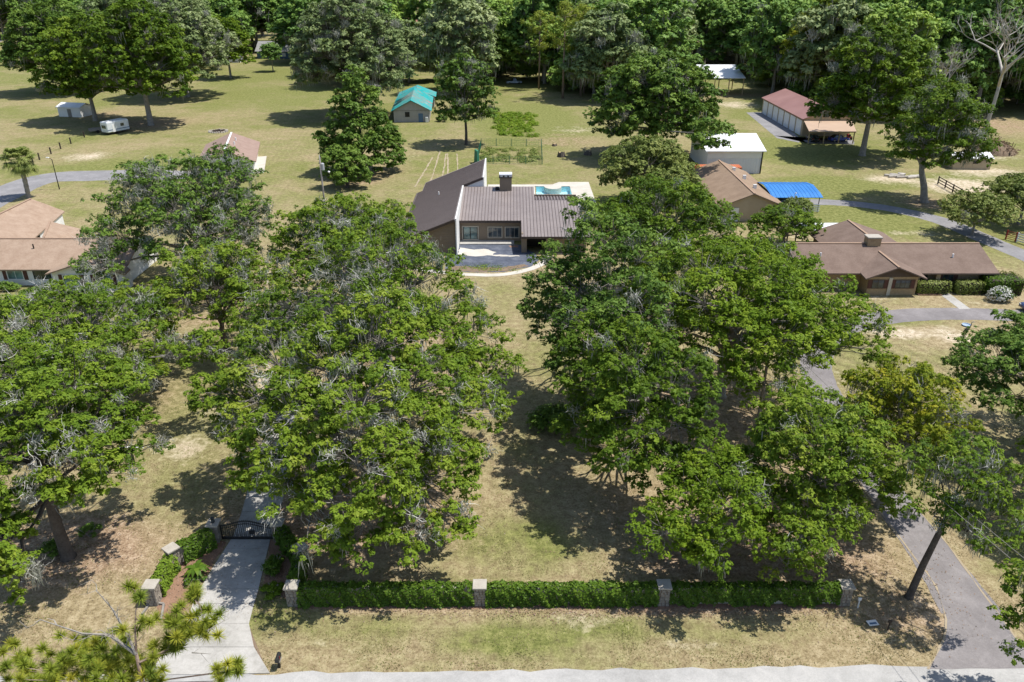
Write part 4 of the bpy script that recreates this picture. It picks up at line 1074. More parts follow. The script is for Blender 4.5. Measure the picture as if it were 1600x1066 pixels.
make_tree('live_oak', 'dark mossy oak in front of the white house', 'tree', (-38.4, 88.0), 15.5, 9.6, 14, low=.18, leafm='leaf_dark', bare=.27, tbias=.12, moss=90, n_out=9, clump=0.99, tufts=12, leaves=8, leaf=0.208, lean=(.8, 0), extra=[at(370, 285, 12, 2.8), at(395, 340, 9, 2.8), at(345, 268, 13.5, 3.0), at(300, 290, 12.5, 2.6), at(165, 375, 8, 2.8), at(150, 420, 6, 2.4)])
make_tree('live_oak', 'near oak at the left edge with dark trunk in view', 'tree', (-29.2, 39.7), 14.0, 7.6, 15, lobes=rel((-29.2, 39.7), [(40, 560, 12, 3.0), (120, 580, 11, 2.8), (185, 610, 9.5, 2.2), (60, 640, 11, 2.8), (150, 660, 9, 2.4), (212, 668, 7, 1.5), (30, 710, 9, 2.6), (115, 715, 9, 2.3), (175, 735, 6.5, 1.5), (70, 765, 7.5, 1.5), (130, 765, 7, 1.3), (-40, 640, 10, 3.3), (-60, 760, 8, 3.0), (5, 850, 5, 1.6), (30, 905, 3.6, 1.2), (-40, 900, 5, 2.0), (0, 600, 11, 3)]), bare=.20, tbias=.08, moss=70, n_out=9, fork=.36, bark='bark_dark', extra=[at(238, 690, 6, 1.0)], **NEAR)
make_tree('live_oak', 'flat-topped oak with pale dead twigs below the white house', 'tree', (-38.5, 59.0), 9.8, 9.8, 16, bare=.30, tbias=.08, moss=50, n_out=10, clump=0.86, tufts=13, leaves=9, leaf=0.175, extra=[at(60, 545, 7, 2.6), at(310, 545, 7, 2.0)])
make_tree('live_oak', 'smaller oak standing between the two left oak groups', 'tree', (-28.5, 69.0), 11.5, 6.2, 17, bare=.22, tbias=.06, moss=40, n_out=7, clump=0.90, tufts=12, leaves=8, leaf=0.182, bark='bark_dark', extra=[at(400, 490, 8, 2.2)])
make_tree('tall_oak', 'tall dark oak shading the shrub at the edge of the central lawn', 'tree', (9.0, 68.0), 17.0, 7.8, 18, leafm='leaf_dark', bare=.06, tbias=.02, moss=50, clump=0.95, tufts=13, leaves=8, leaf=0.192,
          lobes=rel((9.0, 68.0), [(905, 330, 16, 1.5), (945, 370, 15, 2.5), (890, 390, 13, 2.0), (965, 430, 13, 3.0), (858, 430, 10.5, 2.2), (905, 450, 11, 2.8), (838, 480, 8, 1.6), (868, 510, 7.5, 2.1), (930, 500, 10, 3.0), (985, 480, 12, 3.0), (900, 560, 6, 2.3), (960, 560, 7, 2.8), (935, 610, 4.5, 2.1), (1000, 400, 14, 2.6), (880, 470, 9, 2.4)]))
make_tree('live_oak', 'largest bright green oak in the right half of the yard', 'tree', (18.8, 61.0), 14.0, 9.4, 19, leafm='leaf_bright', bare=.07, tbias=.0, moss=40, n_out=9, clump=0.90, tufts=15, leaves=9, leaf=0.171, extra=[at(1352, 540, 7.0, 1.8), at(1295, 480, 9, 3.0), at(1345, 500, 8.5, 2.2), at(1230, 530, 9.5, 3.0), at(1200, 600, 7, 2.4)])
make_tree('live_oak', 'deep green oak between the pool and the brick ranch house', 'tree', (16.6, 82.0), 14.0, 8.3, 20, bare=.06, tbias=-.04, moss=30, n_out=9, clump=0.99, tufts=12, leaves=8, leaf=0.208, extra=[at(930, 340, 11, 1.6), at(1190, 405, 7, 2.8)])
make_tree('oak', 'mid-green oak shading the right side of the central lawn', 'tree', (10.5, 51.5), 13, 6.2, 21, bare=.05, tbias=-.04, moss=50, lobes=rel((10.5, 51.5), [(925, 540, 10, 2.6), (985, 560, 11, 3.0), (1050, 600, 10, 3.0), (930, 610, 8, 2.4), (990, 640, 8.5, 2.6), (1060, 660, 7.5, 2.4), (960, 700, 6, 2.2), (1030, 730, 5, 2.0), (910, 665, 5.5, 1.8), (905, 575, 8.5, 1.8), (1000, 690, 7, 2.2)]), **NEAR)
make_tree('oak', 'short bright oak directly behind the hedge wall', 'tree', (13.2, 39.6), 7.6, 4.3, 22, extra=[at(1130, 850, 5.0, 1.7), at(1035, 830, 4.6, 1.7), at(1150, 780, 7, 1.8)], leafm='leaf_bright', bare=.03, tbias=-.03, moss=30, n_out=8, clump=0.73, tufts=13, leaves=9, leaf=0.141)
make_tree('oak', 'dark full oak at the right end of the hedge wall', 'tree', (19.2, 40.4), 11.5, 4.9, 23, bare=.03, tbias=.02, moss=30, n_out=9, clump=0.77, tufts=13, leaves=9, leaf=0.146, extra=[at(1255, 840, 5.2, 1.8), at(1290, 800, 5, 2.0), at(1230, 880, 3, 1.4)])
make_tree('oak', 'yellowing tree overhanging the asphalt drive', 'tree', (26.4, 45.0), 11.5, 4.3, 25, leafm='leaf_yellow', bare=.06, tbias=-.12, moss=50, n_out=8, clump=0.73, tufts=12, leaves=9, leaf=0.149)
make_tree('leaning_oak', 'leaning mossy tree beside the mouth of the asphalt drive', 'tree', (24.45, 36.1), 10.0, 3.6, 26, leafm='leaf_oak', bark='bark_dark', bare=.12, tbias=.02, moss=110, clump=0.69, tufts=10, leaves=8, leaf=0.141, fork=.52, lean=(.75, .05), trunk_r=.21,
          lobes=[(-.6, -.8, 7.4, 1.4), (.6, .4, 8.6, 1.7), (1.8, -.6, 8.2, 1.7), (.9, -2.0, 7.0, 1.3), (2.6, -1.8, 7.6, 1.5), (2.0, 1.2, 9.4, 1.6), (-.2, 1.2, 9.0, 1.3), (3.4, .2, 8.8, 1.5), (3.2, -3.0, 7.0, 1.2), (1.2, -.6, 9.6, 1.3)])
make_tree('oak', 'big dark tree at the right edge below the watermelon-green lawn'.replace('watermelon-green lawn', 'mown lawn'), 'tree', (42.0, 52.0), 11.2, 7.6, 27, leafm='leaf_dark', bare=.05, tbias=-.02, moss=50, n_out=9, clump=0.86, tufts=13, leaves=8, leaf=0.175)
make_tree('oak', 'leafy tree cut by the bottom right corner', 'tree', (27.0, 27.3), 10.5, 3.5, 28, bare=.06, tbias=.04, moss=30, n_out=8, clump=0.69, tufts=12, leaves=9, leaf=0.137)
make_tree('oak', 'green tree at the right edge above the drive mouth', 'tree', (38.6, 42.0), 10.5, 4.6, 29, leafm='leaf_bright', bare=.10, tbias=-.12, moss=40, n_out=8, clump=0.77, tufts=12, leaves=8, leaf=0.153)
make_tree('oak', 'green tree shading the roof edge of the camel building', 'tree', (37.5, 102.5), 5.4, 4.4, 30, bare=.05, tbias=-.05, moss=15, n_out=8, clump=0.95, tufts=11, leaves=8, leaf=0.225)

# ------------------------------------------------------------------ middle distance
MID = dict(clump=1.45, tufts=14, leaves=7, leaf=.42, twig_w=.07, branch_n=4, low=.10)
make_tree('round_tree', 'rounded olive tree above the pool deck', 'tree', (21.5, 122.0), 11.0, 7.2, 41, leafm='leaf_olive', bare=.0, tbias=.10, moss=0, low=.22, n_out=10, gap=.03, clump=1.2, tufts=16, leaves=9, leaf=0.265, twig_w=.06)
make_tree('round_tree', 'lower olive tree joining the rounded one', 'tree', (23.5, 113.0), 8.6, 4.6, 42, leafm='leaf_olive', bare=.02, tbias=.08, low=.24, moss=0, n_out=8, gap=.05, clump=1.2, tufts=14, leaves=8, leaf=0.265, twig_w=.06)
make_tree('oak', 'huge dark oak left of the white workshop roof', 'tree', (28.8, 158.0), 20.0, 12.2, 43, extra=[at(1112, 212, 9, 3.2)], leafm='leaf_dark', bare=.02, tbias=.08, moss=40, n_out=11, gap=.05, **MID)
make_tree('oak', 'dark two-tiered tree beside the fenced garden', 'tree', (-10.0, 171.0), 19.0, 6.2, 44, leafm='leaf_dark', bark='bark_dark', bare=.12, tbias=.05, moss=60, n_out=8, **MID)
make_tree('big_oak', 'huge grey mossy oak towering left of the teal barn', 'tree', (-40.5, 206.0), 29.0, 15.0, 45, leafm='leaf_grey', bark='bark_dark', bare=.20, tbias=-.05, moss=200, n_out=11, fork=.34, **MID)
make_tree('big_oak', 'tallest bright green oak behind the white camper trailer', 'tree', (-88.5, 194.0), 28.0, 13.0, 46, bare=.03, tbias=.0, moss=60, n_out=10, fork=.26, **MID)
make_tree('big_oak', 'green oak over the pale shed in the left field', 'tree', (-105.0, 200.0), 24.0, 10.5, 47, bare=.03, tbias=.06, moss=50, n_out=9, fork=.22, **MID)
make_tree('big_oak', 'dark oak at the far left of the field group', 'tree', (-138.0, 250.0), 26.0, 14.5, 48, leafm='leaf_dark', bare=.02, tbias=.05, moss=40, n_out=10, **MID)
make_tree('big_oak', 'grey-green mossy oak at the right of the field group', 'tree', (-97.0, 240.0), 28.0, 15.0, 49, leafm='leaf_grey', bare=.10, tbias=-.1, moss=150, n_out=10, fork=.30, **MID)
make_tree('big_oak', 'large oak with its trunk on the grass above the grey back drive', 'tree', (68.0, 125.0), 19.5, 7.5, 50, bare=.10, tbias=-.08, moss=60, n_out=10, fork=.26, trunk_r=.55, lean=(-1.6, 0), low=.20, clump=1.3, tufts=14, leaves=8, leaf=0.274, twig_w=.07)
make_tree('big_oak', 'tall green tree right of the garage row', 'tree', (72.0, 160.0), 25.0, 11.5, 51, bare=.08, tbias=-.06, moss=70, n_out=10, **MID)
make_tree('small_tree', 'grey-green bushy tree overhanging the ranch house drive', 'tree', (66.5, 107.5), 6.2, 4.8, 52, leafm='leaf_olive', bare=.05, tbias=.05, moss=0, n_out=8, clump=1.0, tufts=14, leaves=8, leaf=0.221, flat=.75, trunk_r=.18)
make_tree('small_tree', 'darker bushy tree at the right edge by the rail fence', 'tree', (76.5, 113.0), 7.4, 5.2, 53, leafm='leaf_olive', bare=.04, tbias=-.12, moss=0, n_out=8, clump=1.0, tufts=14, leaves=8, leaf=0.230, trunk_r=.2)
make_tree('small_tree', 'small reddish crape myrtle near the blue carport', 'tree', (42.8, 113.6), 3.6, 2.2, 54, leafm='leaf_olive', bare=.10, tbias=-.2, moss=0, n_out=6, clump=.8, tufts=12, leaves=8, leaf=0.212, trunk_r=.1)
make_tree('small_tree', 'small dense tree left of the tan shed', 'tree', (88.5, 162.0), 6.5, 3.2, 55, leafm='leaf_dark', bare=.05, moss=0, n_out=6, clump=1.1, tufts=12, leaves=8, leaf=0.283, trunk_r=.15)

# evergreen cone by the utility pole
def conifer(name, label, base, h, rad, seed, n=15000):
    r = np.random.RandomState(seed)
    root = thing(name, label, 'tree', (base[0], base[1], 0))
    MB().tube([(0, 0, -.1), (0, 0, h * .5), (.1, 0, h * .97)], [.35, .22, .04], 8).build('trunk', M['bark_dark'], root, smooth=True)
    nb = 260
    t = r.uniform(.06, 1, nb) ** .8; a = r.uniform(0, 6.28, nb)
    R = rad * (1 - t) ** .62 * r.uniform(.75, 1.1, nb) * np.where(t < .15, .85, 1)
    C = np.stack([np.cos(a) * R * .8, np.sin(a) * R * .8, t * h * .95], 1)
    mb = MB()
    for c in C: mb.tube([(0, 0, max(.3, c[2] - .6)), tuple(c)], [.05, .02], 3, cap=False)
    mb.build('branches', M['bark_dark'], root)
    i = r.randint(0, nb, n); e = unit(r, n)
    p = C[i] + e * np.array([1.25, 1.25, .8]) * r.uniform(.3, 1, (n, 1)); p[:, 2] = np.maximum(p[:, 2], .2)
    out = np.stack([np.cos(a[i]), np.sin(a[i]), np.full(n, .8)], 1) + e * .8
    s = .32 * r.uniform(.7, 1.3, n)
    cards('crown', p, out, s * 1.5, s * .55, .45 + r.normal(0, .12, n) + np.repeat(0, n) + r.normal(0, .14, nb)[i], M['leaf_olive'], root)
    return root
make_tree('cedar', 'dense dark cedar between the utility pole and the teal barn', 'tree', (-28.3, 146.0), 17.0, 6.5, 61, leafm='leaf_dark', bark='bark_dark', bare=.0, tbias=.22, moss=0, gap=.0, flat=1.0, fork=.1,
          lobes=[(0.00, 0.00, 16.94, 1.89), (0.67, 0.34, 14.52, 2.71), (-1.12, -0.67, 12.32, 3.19), (1.57, 0.22, 11.00, 3.30), (-2.46, 0.45, 9.02, 3.54), (1.79, -1.79, 7.92, 3.78), (3.81, 0.90, 6.82, 3.42), (-4.03, -1.34, 5.94, 3.54), (0.00, -3.58, 5.06, 3.78), (3.58, -2.91, 3.74, 3.30), (-2.91, -3.81, 3.30, 3.19), (-5.15, 0.90, 3.52, 3.07), (5.15, 1.12, 3.30, 2.95), (0.00, 2.80, 6.60, 4.01)], clump=1.2, tufts=15, leaves=8, leaf=.34, twig_w=.06)
make_tree('cedar', 'low bushy cedar at the foot of the dense dark one', 'tree', (-29.0, 134.5), 8.0, 4.4, 62, leafm='leaf_dark', bark='bark_dark', bare=.0, tbias=.32, moss=0, gap=.0, flat=1.0, fork=.1,
          lobes=[(0, 0, 6.2, 1.8), (-1.4, -.6, 4.2, 2.1), (1.5, -.2, 4.4, 2.2), (.2, -1.8, 2.6, 2.1), (-2.4, .2, 2.4, 1.8), (2.4, -.6, 2.2, 1.8), (0, 1.5, 3, 2.2)], clump=1.1, tufts=15, leaves=8, leaf=.30, twig_w=.06)

# bare dead trees
def dead_tree(name, label, base, h, seed, spread=.55, depth=5, r0=.42):
    r = np.random.RandomState(seed)
    root = thing(name, label, 'tree', (base[0], base[1], 0))
    mb, tw = MB(), MB()
    def grow(p, d, L, rad, lev):
        q = p + d * L * .5 + Vector(r.normal(size=3)) * L * .05; e = p + d * L
        (mb if lev < 3 else tw).tube([p, q, e], [rad, rad * .8, rad * .62], 6 if lev < 3 else 3, cap=False)
        if lev >= depth: return
        for k in range(3 if lev else 4):
            n = (d * (.9 if lev else .55) + Vector((r.normal(), r.normal(), abs(r.normal()) * .4)) * spread).normalized()
            grow(p.lerp(e, r.uniform(.75, 1.0) if k else 1.0), n, L * r.uniform(.55, .8), rad * .60, lev + 1)
    grow(Vector((0, 0, -.1)), Vector((.06, 0, 1)), h * .42, r0, 0)
    mb.build('trunk', M['bark_pale'], root, smooth=True)
    tw.build('twigs', M['bark_pale'], root, kind='stuff')
    return root
dead_tree('dead_tree', 'bare bleached dead tree standing before the right-hand wood', (112, 187), 31, 71, .62, 5, .55)
dead_tree('dead_tree', 'smaller grey dead tree left of the bleached one', (104, 196), 15, 72, .6, 5, .34)

# palm
r = np.random.RandomState(5)
root = thing('cabbage_palm', 'cabbage palm with shaggy skirt behind the white house', 'palm', (P(45, 309).x, P(45, 309).y, 0))
mb = MB(); zs = np.linspace(-.1, 6.2, 16)
mb.tube([(.15 * math.sin(z * .4), 0, z) for z in zs], [.34 + .05 * (k % 2) for k in range(16)], 10).build('trunk', M['bark'], root)
V, F, T = [], [], []
for k in range(95):
    a = r.uniform(0, 6.28); up = r.uniform(-1.1, 1.6); d = Vector((math.cos(a), math.sin(a), up)).normalized()
    s = Vector((.1, 0, 6.3)); e = s + d * r.uniform(1.3, 2.0)
    side = d.cross(Vector((0, 0, 1))).normalized(); nn = side.cross(d)
    b = len(V); V += [tuple(s + side * .03), tuple(s - side * .03), tuple(e - side * .03), tuple(e + side * .03)]; F.append((b, b + 1, b + 2, b + 3)); T += [.2] * 4
    tint = .75 + r.uniform(-.2, .2) if up > -.3 else .95
    for j in range(17):
        an = math.radians(-85 + 170 * j / 16); q = (d * math.cos(an) + side * math.sin(an) + nn * .12).normalized()
        L = r.uniform(1.1, 1.6) * (1 - .25 * abs(an) / 1.5); m_ = e + q * L * .6; t_ = e + q * L + Vector((0, 0, -L * .45)); w = q.cross(nn).normalized() * .09
        b = len(V); V += [tuple(e), tuple(m_ - w), tuple(t_), tuple(m_ + w)]; F.append((b, b + 1, b + 2, b + 3)); T += [tint] * 4
me = bpy.data.meshes.new('fronds'); me.from_pydata(V, [], F); me.update()
me.attributes.new('tint', 'FLOAT', 'POINT').data.foreach_set('value', np.array(T, np.float32)); me.materials.append(M['leaf_olive']); link('fronds', me, root, 0, 'stuff')

# ------------------------------------------------------------------ far wood: a few kinds, many individuals
FAR = dict(clump=1.9, tufts=13, leaves=7, leaf=.60, twig_w=.10, branch_n=3, low=.08)
def proto(seed, leafm, **k):
    a = dict(FAR); a.update(k)
    return make_tree('wood_oak', 'tree', 'tree', (0, 0), 22, 10, seed, leafm=leafm, **a)
protos = [proto(81, 'leaf_far', bare=.03, moss=50, n_out=9), proto(82, 'leaf_far', bare=.06, moss=80, n_out=10), proto(83, 'leaf_grey', bare=.06, moss=90, n_out=9),
          proto(84, 'leaf_far', bare=.02, moss=50, n_out=9, tbias=.1), proto(85, 'leaf_far', bare=.02, moss=40, n_out=8, tbias=.12)]
def pine_proto():
    r = np.random.RandomState(90)
    root = thing('tall_pine', 'pine', 'tree', (0, 0, 0))
    MB().tube([(0, 0, -.1), (.1, 0, 11), (0, .1, 22)], [.32, .24, .07], 8).build('trunk', M['bark_pine'], root, smooth=True)
    C = np.array([(r.normal() * 1.7, r.normal() * 1.7, r.uniform(12, 22.5)) for k in range(42)])
    mb = MB()
    for c in C: mb.tube([(0, 0, c[2] - .7), tuple(c)], [.06, .03], 3, cap=False)
    mb.build('branches', M['bark_pine'], root)
    n = 3600; i = r.randint(0, len(C), n); e = unit(r, n)
    cards('crown', C[i] + e * r.uniform(.3, 1.1, (n, 1)), e + np.array([0, 0, .6]), .6 * r.uniform(.7, 1.2, n), .16 * r.uniform(.7, 1.2, n), .5 + r.normal(0, .15, n), M['needle'], root)
    return root
pine = pine_proto()
used = set()
def place(pr, x, y, sc, rot, label, group, cat='tree', name=None, sz=None):
    o = pr if pr.name not in used else copy_tree(pr)
    used.add(pr.name)
    o.location = (x, y, 0); o.rotation_euler = (0, 0, rot); o.scale = (sc, sc, sc * (sz or 1))
    o['label'] = label; o['group'] = group
    return o
rf = np.random.RandomState(4)
def edge_Y(px):                      # near edge of the wood at that photo column
    pts = [(-200, 420), (0, 420), (95, 400), (130, 330), (260, 300), (300, 300), (370, 330), (470, 290), (560, 258), (640, 262), (720, 246), (800, 285), (860, 255), (930, 228), (1040, 222), (1090, 262), (1170, 245), (1240, 232), (1330, 205), (1420, 200), (1500, 212), (1600, 205), (1900, 200)]
    return np.interp(px, [p[0] for p in pts], [p[1] for p in pts])
LBL = {'L': ('oak in the dense wood along the top left', 'wood along the top left'), 'M': ('oak in the dense wood along the top middle', 'wood along the top middle'), 'R': ('oak in the dense wood along the top right', 'wood along the top right')}
spots = []
clear = [(P(430, 90).x, P(430, 90).y, 20), (P(366, 98).x, P(366, 98).y, 9), (P(650, 56).x, P(650, 56).y, 24), (61, 248, 16), (P(803, 130).x, P(803, 130).y, 8), (112, 187, 8), (104, 196, 5)]
for row in range(8):
    for px in np.arange(-140, 1760, 84 - row * 2):
        q = px + rf.uniform(-26, 26)
        Y = edge_Y(q) + row * 21 + rf.uniform(-6, 7) + (0 if row else 6)
        X = PX(q, Y)
        if any((X - a) ** 2 + (Y - b) ** 2 < c * c for a, b, c in clear): continue
        if 395 < q < 462 and Y < 352: continue
        if 1055 < q < 1180 and Y < 282: continue
        if 608 < q < 692 and Y < P(650, 56).y and row > 0: continue
        if 786 < q < 822 and Y < 284: continue
        if q < 95 and row < 1 and rf.rand() < .4: continue
        spots.append((q, X, Y, row))
ORD = 'first second third fourth fifth sixth seventh eighth ninth tenth eleventh twelfth thirteenth fourteenth fifteenth sixteenth seventeenth eighteenth nineteenth twentieth twenty-first twenty-second twenty-third twenty-fourth twenty-fifth twenty-sixth twenty-seventh twenty-eighth'.split()
front = sorted([sp[0] for sp in spots if sp[3] == 0 and 0 < sp[0] < 1600])
LBL = {k: (v[0].replace('oak in the dense wood', 'oak behind the front row of the wood'), v[1]) for k, v in LBL.items()}
for q, X, Y, row in spots:
    k = 'L' if q < 530 else ('M' if q < 1080 else 'R')
    pr = protos[rf.randint(0, 5)]
    if k == 'M' and row == 0 and rf.rand() < .35: pr = protos[2]
    place(pr, X, Y, (rf.uniform(1.08, 1.38) + (.2 if row > 2 else 0)) * (.66 if 600 < q < 700 and row == 0 else 1), rf.uniform(0, 6.28), (ORD[front.index(q)] + ' oak from the left in the front row of the far wood') if q in front else LBL[k][0], LBL[k][1], sz=rf.uniform(.85, 1.1))
shrub_p = make_tree('understory_tree', 'x', 'tree', (0, 0), 7.5, 5.0, 86, leafm='leaf_far', bare=.02, moss=0, n_out=7, clump=1.5, tufts=12, leaves=7, leaf=.55, low=.06, trunk_r=.15, branch_n=3, twig_w=.08)
for px in np.arange(100, 1720, 30):
    q = px + rf.uniform(-12, 12); Y = edge_Y(q) + rf.uniform(4, 26); X = PX(q, Y)
    if any((X - a) ** 2 + (Y - b) ** 2 < (c + 2) ** 2 for a, b, c in clear) or 390 < q < 466 or 625 < q < 680 or 1055 < q < 1180 or 785 < q < 815: continue
    k = 'L' if q < 530 else ('M' if q < 1080 else 'R')
    place(shrub_p, X, Y, rf.uniform(.7, 1.25), rf.uniform(0, 6.28), {'L': 'low bushy tree at the foot of the wood, top left', 'M': 'low bushy tree at the foot of the wood, top middle', 'R': 'low bushy tree at the foot of the wood, top right'}[k], 'undergrowth of the ' + LBL[k][1])
for i, (px, py, s) in enumerate([(879, 154, 1.15), (907, 150, 1.1), (912, 146, 1.05), (842, 140, 1.0)]):
    p = P(px, py)
    place(pine, p.x, p.y, s, i * 1.7, ['tall thin pine at the left of the pine trio behind the garden', 'tall thin pine in the middle of the pine trio behind the garden', 'tall thin pine at the right of the pine trio behind the garden', 'pine half hidden among the wood behind the garden'][i], 'pines behind the garden')
make_tree('yellow_oak', 'yellow-green tree rising over the garage row', 'tree', (88, 228), 27, 12.5, 91, leafm='leaf_yellow', bare=.02, tbias=-.14, moss=10, n_out=10, **MID)
make_tree('brown_oak', 'tree with dead brown foliage at the top right', 'tree', (128, 238), 27, 11, 92, leafm='leaf_brown', bare=.40, tbias=.05, moss=40, n_out=9, **MID)
make_tree('small_tree', 'round light green tree right of the far pale shed', 'tree', (-98, 283), 19.5, 8, 93, leafm='leaf_bright', bare=.0, tbias=-.1, moss=0, n_out=9, gap=.03, **MID)
make_tree('small_tree', 'young tree in front of the far grey-roofed house', 'tree', (P(427, 112).x, P(427, 112).y), 10, 3.6, 94, leafm='leaf_far', bare=.02, tbias=.1, moss=0, n_out=7, clump=1.3, tufts=12, leaves=8, leaf=0.335, trunk_r=.2)
for i, (px, py, rx_, h_, lb) in enumerate([(6, 102, 5, 6, 'round shrub at the far left edge of the field'), (30, 60, 5, 4, 'bright shrub beside the far lane')]):
    p = P(px, py); bush('field_shrub', lb, 'shrub', (p.x, p.y), rx_, rx_, h_, 95 + i, 'leaf_far', .55, 1500)

# ------------------------------------------------------------------ pine in the foreground, left
r = np.random.RandomState(33)
root = thing('longleaf_pine', 'pine with long needle tufts and bare dead branches in the bottom left corner', 'tree', (-10.6, 14.6, 0))
ORG = Vector((-10.6, 14.6, 0))
junction = P(213, 1022, 17.2)
mb = MB(ORG)
mb.tube([(-10.6, 14.6, -.1), (-10.5, 14.7, 8), (-10.4, 14.9, 14.2), P(222, 1064, 16.2), junction], [.22, .16, .10, .06, .045], 9)
mb.build('trunk', M['bark_pine'], root, smooth=True)
live, dead = MB(ORG), MB(ORG)
tuftpos = []
def branch(mbx, pts, r0, twigs=0, dead_=False):
    pts = [Vector(p) for p in pts]
    n = len(pts)
    mbx.tube(pts, [r0 * (1 - .8 * k / (n - 1)) for k in range(n)], 5, cap=False)
    for k in range(twigs):
        i = r.randint(0, n - 1); p = pts[i].lerp(pts[i + 1], r.rand())
        d = (pts[i + 1] - pts[i]).normalized() + Vector(r.normal(size=3)) * .7
        q = p + d.normalized() * r.uniform(.2, .55)
        mbx.tube([p, p.lerp(q, .5) + Vector(r.normal(size=3)) * .05, q], [r0 * .35, r0 * .22, r0 * .1], 3, cap=False)
        if not dead_: tuftpos.append(q)
        elif r.rand() < .6:
            for s in range(3):
                e = q + Vector(r.normal(size=3)) * .25; mbx.tube([q, e], [r0 * .12, r0 * .05], 3, cap=False)
branch(dead, [junction, P(170, 992, 17.6), P(128, 990, 17.9), P(62, 968, 18.2)], .055, 14, True)
branch(dead, [junction, P(200, 995, 17.7), P(176, 952, 18.1), P(150, 922, 18.3)], .05, 14, True)
branch(dead, [P(305, 985, 17.4), P(325, 985, 17.5), P(350, 970, 17.6), P(354, 952, 17.8)], .02, 3, True)
branch(dead, [P(300, 1020, 16.9), P(330, 1022, 17.0)], .02, 2, True)
branch(live, [junction, P(211, 985, 17.9), P(212, 955, 18.4), P(217, 930, 18.7)], .035, 9)
branch(live, [P(218, 1035, 16.9), P(262, 1015, 17.0), P(298, 992, 17.3), P(315, 955, 17.7), P(308, 935, 17.9)], .04, 26)
branch(live, [P(262, 1015, 17.0), P(275, 985, 17.5), P(262, 955, 17.8)], .03, 14)
branch(live, [P(298, 992, 17.3), P(330, 975, 17.4)], .025, 8)
for px, py in [(10, 1040), (40, 1048), (70, 1040), (95, 1030), (110, 1020), (130, 1005), (150, 1015), (165, 1030), (185, 1015), (190, 1045), (215, 1035), (225, 1058), (60, 1062), (120, 1055), (150, 1060), (5, 1020), (85, 1064), (240, 1060), (355, 1050), (372, 1046), (345, 1064), (100, 1045), (135, 1035), (175, 1060), (30, 1062), (50, 1050), (110, 1062), (125, 1022), (145, 1048), (160, 1010), (170, 1042), (195, 1062), (205, 1048), (80, 1052), (180, 1030), (230, 1040)]:
    q = P(px, py, r.uniform(15.6, 16.8)); tuftpos.append(q)
    live.tube([P(215, 1068, 15.6).lerp(q, .3), q], [.02, .012], 3, cap=False)
    for k in range(3): tuftpos.append(q + Vector(r.normal(size=3)) * .30)
dead.build('dead_branches', M['bark'], root, kind='stuff')
live.build('branches', M['bark_pine'], root, kind='stuff')
TP = np.array([tuple(t - ORG) for t in tuftpos]); nt_ = len(TP)
per = 150
e = unit(r, nt_ * per) + np.array([0, 0, .35]); e /= np.linalg.norm(e, axis=1, keepdims=True)
Lq = r.uniform(.20, .34, nt_ * per)
pos = np.repeat(TP, per, 0) + e * Lq[:, None] * .5
cards('needles', pos, np.cross(e, unit(r, nt_ * per)), Lq, np.full(nt_ * per, .026), np.repeat(np.clip(.55 + r.normal(0, .2, nt_), 0, 1), per) + r.normal(0, .08, nt_ * per), M['needle'], root, along=e, tri=True)
# ------------------------------------------------------------------ front wall: stone pillars, ivy-covered walls, gate
rs = random.Random(12)
M['stones'] = pm('stones', (.36, .325, .27), (.20, .175, .15), 3.0, .95, .15, .5, 8)
def pillar(label, x, y, rot=0, h=1.36):
    root = thing('stone_pillar', label, 'pillar', (x, y, 0), rot)
    MB().box(-.30, .30, -.30, .30, -.02, h).build('core', M['mulch'], root)
    mb = MB()
    for side in range(4):
        c, s = [(1, 0), (0, 1), (-1, 0), (0, -1)][side]
        z = 0.0
        while z < h - .05:
            hh = min(rs.uniform(.14, .25), h - z)
            a = -.345
            while a < .34:
                w = min(rs.uniform(.16, .34), .345 - a)
                if .345 - a - w < .08: w = .345 - a
                t = rs.uniform(.028, .06)
                p = []
                for zz in (z + .012, z + hh - .012):
                    for aa, tt in ((a + .01, 0), (a + w - .01, 0), (a + w - .03, t), (a + .03, t)):
                        d = .30 + tt
                        p.append((aa * s + d * c, -aa * c + d * s, zz))
                mb.hexa(p); a += w
            z += hh
    mb.build('stonework', M['stones'], root, kind='stuff')
    MB().prism([(-.42, -.42, h + .11), (.42, -.42, h + .11), (.42, .42, h + .11), (-.42, .42, h + .11)], .12).build('cap', M['stone_cap'], root, bevel=.02)
    return root
WY = 35.7
PIL = [(-13.3, WY - .05, 0, 'stone pillar at the left front corner of the hedge wall, by the drive'), (-1.95, WY, 0, 'stone pillar in the middle of the hedge wall, sunlit cap, left of two'), (9.2, WY, 0, 'stone pillar in the middle of the hedge wall under tree shade'), (20.2, WY, 0, 'stone pillar at the right end of the hedge wall'),
       (-13.65, 39.1, math.radians(42), 'turned stone pillar right of the gate drive with pale square cap'), (-15.75, 41.5, 0, 'shaded stone pillar at the right hinge of the iron gate'), (-20.05, 41.45, 0, 'stone pillar at the left hinge of the iron gate'),
       (-21.9, 38.95, math.radians(-38), 'turned stone pillar left of the gate drive'), (-21.85, 35.7, 0, 'foremost stone pillar left of the gate drive')]
for x, y, ro, lb in PIL: pillar(lb, x, y, ro)

